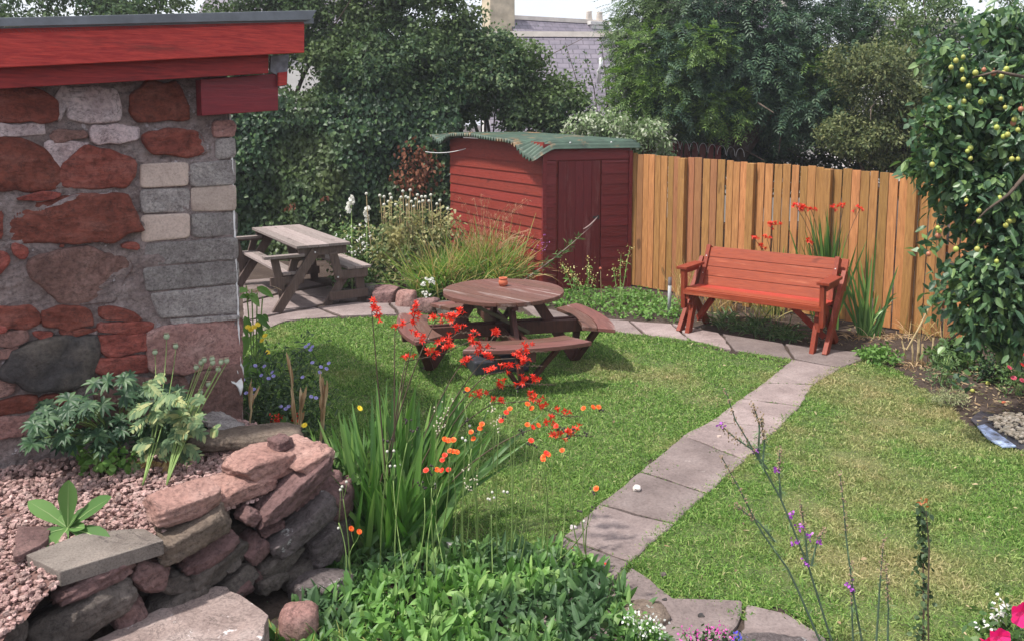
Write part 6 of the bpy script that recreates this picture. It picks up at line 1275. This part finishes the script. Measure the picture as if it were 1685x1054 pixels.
m = M(); poly = [G(x, y)[:2] for x, y in [(1626, 692), (1650, 686), (1720, 690), (1790, 780), (1700, 748), (1665, 726), (1640, 712)]]; P = np.array(poly); q = rng.uniform(P.min(0), P.max(0), (1100, 2)); q = q[inpoly(q[:, 0], q[:, 1], poly)]
for x, y in q:
    s_ = rng.uniform(.010, .022); u = iv * (1 + rng.normal(size=(len(iv), 1)) * .12) * (1, .8, .65); k = m.addv(u * s_ + (x, y, .025 + rng.uniform(0, .02))); m.tris(if_ + k)
props(m.build('chippings', stone('cream_chippings', [(.58, .48, .33), (.78, .66, .50), (.88, .80, .66)], 18, .85, .4, mott=.35, cracks=0)), 'cream stone chippings heaped on the dark sheet at the right edge', 'chippings', kind='stuff')
c = G(1651, 661, .012); m = M(); m.box((0, 0, 0), .035, .022, .012); o = m.build('clay_shard', TERRA, bevel=.003); o.location = tuple(c); o.rotation_euler = (0, 0, .4); props(o, 'small orange pottery shard on bare soil near the pale chippings', 'shard')

# ================================================================ PLANTS BETWEEN OUTBUILDING AND CROCOSMIA
AST = leafmat('aster_petal', [(.28, .25, .55), (.40, .36, .68), (.52, .48, .78)], .6, .25); DKG = leafmat('dark_stem_leaf', [(.025, .055, .022), (.05, .09, .035), (.08, .13, .05)], .55, .2)
b = G(455, 745, 0); t = leafbush('aster', 'dark bushy aster dotted with mauve-blue flowers beside the outbuilding corner', 'aster', b, [(AT(430, 650, 5.6), (.16, .16, .28)), (AT(460, 670, 5.6), (.18, .16, .25)), (AT(505, 650, 5.7), (.12, .12, .3)), (AT(440, 700, 5.5), (.2, .16, .2)), (AT(500, 590, 5.8), (.05, .05, .14))], DKG, 300, 9, .05, .014, .05, LANCE)
for x, y in [(508, 566), (514, 570), (503, 570), (511, 575), (435, 602), (420, 601), (448, 612), (450, 618), (430, 617), (442, 622), (418, 640), (400, 624), (541, 597), (537, 606), (514, 596), (528, 603), (512, 652), (520, 654), (416, 650), (470, 672), (475, 668), (498, 620), (405, 646), (462, 668), (526, 612)]:
    c = AT(x, y, 5.42); m = M(); disc(m, c, .013, 14); m.build('flower', AST, t, off=b)
SAL = G(465, 760, 0); t = plant('salvia', 'small scarlet flowers low down just right of the outbuilding corner', 'flowers', SAL); m = M(); q = np.array([AT(x + random.gauss(0, 4), y + random.gauss(0, 4), 5.2) for x, y in [(450, 690), (460, 686), (487, 690), (491, 684), (455, 697)] for _ in range(14)]); m.leaves(q, rand_dirs(len(q), .4), rand_dirs(len(q)), .022, .014); m.build('petals', REDF, t, off=SAL)
m = M(); leafcloud(m, [(AT(465, 720, 5.2), (.18, .1, .12))], 40, 7, .05, .028, .04, prof=OVAL); m.build('foliage', MIDG, t, off=SAL)
YPT = leafmat('yellow_petal', [(.80, .60, .03), (.88, .70, .06)], .5, .2)
b = G(420, 640, 0); t = plant('sunflower', 'tall large-leaved plant with small yellow flowers hugging the outbuilding corner', 'flowers', b); m = M(); ms = M()
for (x, y, L_, dx, dz) in [(408, 520, .15, .3, -.4), (425, 480, .16, 1, -.2), (415, 555, .16, -.3, -.6), (430, 510, .14, .8, -.5), (410, 590, .17, .2, -.8), (425, 570, .15, .8, -.4), (400, 540, .14, -.6, -.4), (440, 530, .10, 1, -.1), (410, 480, .13, -.4, .2), (420, 610, .16, .5, -.7), (405, 620, .15, -.2, -.7), (430, 600, .13, .8, -.6), (413, 500, .12, .1, .6)]:
    c = AT(x - 4, y, 7.0); m.leaves(np.repeat([c], 2, 0) + rng.normal(size=(2, 3)) * .03, [V(dx, -.3, dz), V(dx * .5, -.5, dz)], [V(0, -.8, .6)] * 2, L_, L_ * .42, prof=OVAL, bend=.3, fold=.2)
for k in range(4): ms.tube(curve(b, AT(412 + 5 * k, 560, 7), AT(405 + 9 * k, 470 + 6 * k, 7.0), 8), .006, 5)
ms.build('stems', STEMG, t, off=b).name = 'stalks'; m.build('leaves', LIME, t, off=b).name = 'foliage'
for x, y in [(413, 542), (424, 534), (436, 552), (440, 579), (408, 538), (418, 538), (431, 560)]: c = AT(x, y, 6.8); m = M(); disc(m, c, .024, 10); m.build('flower', YPT, t, off=b)
m = M(); tuft(m, AT(425, 480, 7.1), 60, .14, .004, 1.3, .8, .07, .05); m.build('dry_tops', DRYL, t, off=b)
b = G(520, 790, 0); t = plant('dead_iris_stalks', 'tall withered tan stalks with papery pods left of the crocosmia leaves', 'dead stalks', b)
for (x0, y0, x1, y1) in [(490, 760, 478, 612), (487, 740, 497, 660), (521, 770, 538, 625), (525, 740, 530, 640), (410, 700, 412, 650)]:
    a, c = AT(x0, y0, 4.95), AT(x1, y1, 4.95); m = M(); m.tube(np.array([a, (a + c) / 2 + V(.01, 0, 0), c]), [.006, .006, .003], 5); o = m.build('stalk', STEMT, t, off=b)
    m = M(); n = 9; tt_ = rng.uniform(.35, .95, n)[:, None]; P = a + (c - a) * tt_; m.leaves(P, (c - a) + rng.normal(size=(n, 3)) * .03, rand_dirs(n) + V(0, -1, 0), rng.uniform(.10, .20, n), .022, prof=LANCE, bend=.1, fold=.5); m.build('papery_leaves', DRYL, o, off=b)
b = G(560, 790, 0); t = plant('hawkbit', 'two small yellow flowers on wiry stems at the left of the crocosmia', 'flowers', b); ms = M()
for x, y in [(501, 699), (592, 671)]: c = AT(x, y, 4.75); ms.tube(curve(b, (b + c) / 2 + V(.03, 0, 0), c, 8), .004, 4); m = M(); disc(m, c, .017, 12); m.build('flower', YPT, t, off=b)
ms.build('stems', STEMG, t, off=b).name = 'stalks'
b = G(575, 880, 0); t = leafbush('bramble', 'rounded toothed green leaves growing beside the end of the dry stone wall', 'plant', b, [(AT(575, 780, 4.42), (.10, .08, .09)), (AT(600, 800, 4.4), (.09, .07, .08)), (AT(570, 830, 4.4), (.07, .07, .08)), (AT(555, 770, 4.45), (.06, .06, .05))], MIDG, 44, 5, .055, .045, .03)
b = G(440, 990, 0); t = plant('dock', 'dark glossy oval leaves at the foot of the dry stone wall beside the step', 'plant', b); m = M()
for (x, y, dx, dz, L_) in [(424, 990, 0, 1, .12), (450, 965, 1, .1, .12), (458, 985, .8, -.5, .11), (440, 1000, .2, -.6, .09), (470, 990, .6, -.3, .09)]: c = AT(x, y, 4.0); m.leaves([c], [V(dx, -.15, dz)], [V(0, -.9, .5)], L_, L_ * .55, prof=EGG, bend=.1, fold=.15)
m.tube(curve(b, AT(438, 985, 4.02), AT(440, 968, 4.0), 5), .004, 5); m.build('leaves', UND, t, off=b).name = 'foliage'
leafbush('weed', 'tiny bright green weed at the foot of the wall behind the step slab', 'weed', G(247, 1000, .12), [(AT(246, 993, 3.72), (.025, .02, .03))], LIME, 14, 5, .018, .012, .01)
# ================================================================ FRONT RIGHT
b = AT(1440, 1110, 3.15); b[2] = max(b[2], 0); b = V(b[0], b[1], 0); TF = leafmat('toadflax_floret', [(.30, .06, .42), (.45, .12, .58), (.55, .20, .62)], .5, .25); CAPS = plain('seed_capsules', (.26, .19, .12), .8, .35, 60); TFS = plain('dusky_green_stem', (.075, .12, .075), .7, .3, 14, .3, 0, 0); TFL = leafmat('toadflax_leaf', [(.11, .19, .09), (.17, .26, .12)], .6, .25)
tx = plant('toadflax', 'tall thin branching purple toadflax gone mostly to seed, in front of the right lawn', 'toadflax', b)
def tspike(pts, Y=3.3, seed=True, fl=()):
    p = np.array([AT(x, y, Y) for x, y in pts]); t_ = np.linspace(0, len(p) - 1, 16); pp_ = np.stack([np.interp(t_, np.arange(len(p)), p[:, i]) for i in range(3)], 1)
    ms = M(); ms.tube(pp_, np.linspace(.0052, .0020, 16), 5); st = ms.build('stem', TFS, tx, off=b)
    if seed:
        m = M(); L_ = pp_[9:]; 
        for q in np.repeat(L_, 7, 0): m.ball(q + rng.normal(size=3) * (.005, .005, .009), .0036, 5, 3, (1, 1, 1.4))
        m.build('seed_capsules', CAPS, st, off=b)
    m = M(); q = np.repeat(pp_[:9], 4, 0); m.leaves(q, rand_dirs(len(q), .8), rand_dirs(len(q)), .035, .003, prof=LANCE); m.build('foliage', TFL, st, off=b)
    for x, y in fl:
        c = AT(x, y, Y); m = M(); m.leaves(c + rng.normal(size=(12, 3)) * .007, rand_dirs(12), rand_dirs(12), .013, .010, prof=BROAD); m.build('floret', TF, st, off=b)
tspike([(1380, 1090), (1330, 930), (1285, 820), (1240, 740), (1210, 690), (1194, 642)], fl=[(1243, 740)]); tspike([(1262, 770), (1240, 740), (1210, 720), (1187, 700)], fl=[(1187, 699)]); tspike([(1248, 750), (1250, 700), (1240, 665)])
tspike([(1365, 1090), (1300, 940), (1250, 870), (1215, 800), (1188, 752)]); tspike([(1255, 760), (1258, 730), (1253, 686)]); tspike([(1285, 820), (1282, 780), (1283, 740)], fl=[(1278, 772)])
tspike([(1275, 890), (1250, 860), (1210, 830)]); tspike([(1330, 930), (1325, 880), (1318, 828)], fl=[(1303, 847), (1318, 865), (1332, 880), (1347, 890), (1308, 890), (1326, 924)]); tspike([(1335, 930), (1345, 890), (1356, 870)])
tspike([(1405, 1090), (1402, 1000), (1400, 925)], fl=[(1399, 962), (1400, 968)]); tspike([(1425, 1090), (1405, 980), (1393, 890), (1388, 830), (1382, 780)], seed=True); tspike([(1440, 1090), (1448, 960), (1454, 885)]); tspike([(1460, 1090), (1462, 1000), (1458, 930)])
b2 = V(*AT(1522, 1150, 3.0)[:2], 0); t = plant('ivy_column', 'single upright dark stem clothed in small round leaves with a rusty tip, front right', 'sapling', b2); ms = M(); 
l1 = np.array([AT(1518, 1150, 3.0), AT(1520, 1000, 3.02), AT(1519, 900, 3.05), AT(1518, 832, 3.05)]); ms.tube(l1, [.004, .004, .003, .002], 5); l2 = np.array([AT(1530, 1150, 3.0), AT(1527, 1000, 3.0), AT(1529, 900, 3.02), AT(1524, 840, 3.03)]); ms.tube(l2, [.004, .003, .003, .0015], 5); ms.build('stem', STEMD, t, off=b2)
m = M(); n = 230; tt_ = rng.uniform(0, 1, n) ** 1.1; P = np.stack([np.interp(1 - tt_, [0, .5, 1], [l1[0][i], l1[1][i], l1[3][i]]) for i in range(3)], 1); P = P + rng.normal(size=(n, 3)) * (.014, .012, .01); m.leaves(P, rand_dirs(n, .1), rand_dirs(n) + V(0, -.5, .4), .020, .018, prof=BROAD, bend=.2, fold=.2); m.build('leaves', DKG, t, off=b2).name = 'foliage'
m = M(); P = AT(1519, 825, 3.05) + rng.normal(size=(12, 3)) * .008; m.leaves(P, rand_dirs(12, .5), rand_dirs(12), .02, .01); m.build('rusty_tip', leafmat('rusty_leaf', [(.40, .12, .05), (.5, .22, .10)], .6), t, off=b2)
# petunias and alyssum bottom right
MAG = leafmat('magenta_petal', [(.72, .02, .16), (.85, .03, .22)], .45, .25)
b3 = V(*AT(1670, 1100, 2.5)[:2], 0); pt_ = plant('petunia', 'bright magenta petunia blooms in the bottom right corner', 'petunia', b3)
m = M(); leafcloud(m, [(AT(1670, 1085, 2.5), (.12, .1, .10)), (AT(1700, 1060, 2.5), (.08, .1, .08))], 60, 6, .04, .024, .03, prof=OVAL, hang=0); m.build('foliage', MIDG, pt_, off=b3); m = M(); m.tube(curve(b3, AT(1665, 1100, 2.5), AT(1668, 1050, 2.5)), .006, 5); m.build('stem', STEMG, pt_, off=b3)
for x, y, r_ in [(1680, 1005, .040), (1642, 1045, .034), (1625, 1058, .028)]:
    c = AT(x, y, 2.42); m = M(); k = 6; th = np.arange(k) / k * 6.28; ring = np.stack([np.cos(th), 0 * th - .15, np.sin(th)], 1); m.leaves(np.repeat([c], k, 0), ring + V(0, -.25, .1), V(0, -1, .3) + ring * -.3, r_, r_ * 1.15, prof=((0, .2), (.5, .85), (.85, 1), (1, .75)), bend=.1, fold=.1)
    m.tube([c, c + V(0, .04, -.01)], [.006, .002], 6); m.build('flower', MAG, pt_, off=b3)
def cluster(name, label, b, pts, Y, mat, leafm, s_=.009, n=9, sp_=.012):
    t = plant(name, label, 'flowers', b); m = M()
    for x, y in pts: c = AT(x, y, Y); m.leaves(c + rng.normal(size=(n, 3)) * sp_, rand_dirs(n) + V(0, -.3, .4), rand_dirs(n), s_ * 1.2, s_, prof=BROAD)
    m.build('petals', mat, t, off=b); m = M()
    cs_ = [(AT(x, y + 14, Y + .02), (.03, .03, .02)) for x, y in pts]; leafcloud(m, cs_, 4 * len(pts), 5, .028, .014, .02, prof=OVAL, hang=0); m.build('foliage', leafm, t, off=b)
    m = M(); c = AT(*pts[0], Y); m.tube(curve(b, (b + c) / 2, c), .003, 4); m.build('stem', STEMG, t, off=b); return t
cluster('alyssum', 'tiny white flowers beside the magenta petunias in the bottom right corner', V(*AT(1640, 1100, 2.6)[:2], 0), [(1645, 992), (1634, 1012), (1642, 1018), (1650, 1010), (1628, 1022), (1660, 1002), (1618, 1030), (1640, 1005)], 2.5, WHT, MIDG, .009)
cluster('alyssum', 'frothy white flowers at the right tip of the hawkweed clump by the pale rock', G(1060, 1085), [(1045, 1005), (1062, 1012), (1075, 1020), (1052, 1022), (1035, 1015), (1070, 1035), (1085, 1042), (1060, 1040), (1090, 1028), (1048, 1035)], 3.45, WHT, HWK, .010, 12, .014)
cluster('thyme', 'small magenta-pink flowers at the bottom edge beneath the path', V(*AT(1160, 1110, 3.3)[:2], 0), [(1125, 1042), (1140, 1038), (1150, 1045), (1168, 1035), (1180, 1042), (1192, 1036), (1200, 1046), (1160, 1050), (1132, 1050), (1185, 1030)], 3.3, leafmat('pink_floret', [(.55, .06, .35), (.70, .15, .50)], .5), DKG, .008, 12, .014)
cluster('lobelia', 'few deep blue flowers at the bottom edge right of the pink ones', V(*AT(1220, 1120, 3.3)[:2], 0), [(1208, 1048), (1216, 1044), (1222, 1050)], 3.3, leafmat('blue_floret', [(.08, .08, .6), (.15, .15, .75)], .5), DKG, .008, 8, .01)
# leaves and a petal or two dropped on the path
for k, (x, y, mt, lb) in enumerate([(925, 903, REDF, 'fallen scarlet petals on the path at the left edge'), (990, 927, REDF, 'fallen scarlet petal near the middle of the path flag')]):
    c = G(x, y, .025); m = M(); m.leaves(rng.normal(size=(5, 3)) * (.014, .005, .001), rand_dirs(5) * (1, 1, .1), V(0, 0, 1), .022, .008, fold=.4); o = m.build('fallen_petals', mt); o.location = tuple(c); props(o, lb, 'petals')

m = M(); 
for pl in (LEFTR, RIGHTR):
    PP = np.array(pl)[:, :2]; q = rng.uniform(PP.min(0), PP.max(0), (70, 2)); q = q[inpoly(q[:, 0], q[:, 1], PP)]; n = len(q)
    m.leaves(np.column_stack([q, np.full(n, .035)]), rand_dirs(n) * (1, 1, .2), rand_dirs(n) * .3 + V(0, 0, 1), rng.uniform(.015, .045, n), rng.uniform(.008, .02, n), prof=OVAL, bend=.1, fold=.3)
props(m.build('fallen_leaves', LITT), 'a few small dead leaves lying scattered over the lawn', 'fallen leaves', kind='stuff')

# ---------------------------------------------------------------- thin summer haze in the air
hz = bpy.data.materials.new('haze_air'); hz.use_nodes = True; nt = hz.node_tree; nt.nodes.clear()
pv = nt.nodes.new('ShaderNodeVolumePrincipled'); ou = nt.nodes.new('ShaderNodeOutputMaterial'); pv.inputs['Color'].default_value = (.86, .90, 1, 1); pv.inputs['Density'].default_value = .0018; pv.inputs['Anisotropy'].default_value = .3
nt.links.new(pv.outputs[0], ou.inputs['Volume'])
m = M(); m.box((0, 30, 6), 330, 350, 14.0); o = m.build('haze', hz); props(o, kind='stuff'); o['label'] = 'thin pale summer haze softening the distant trees and roofs'
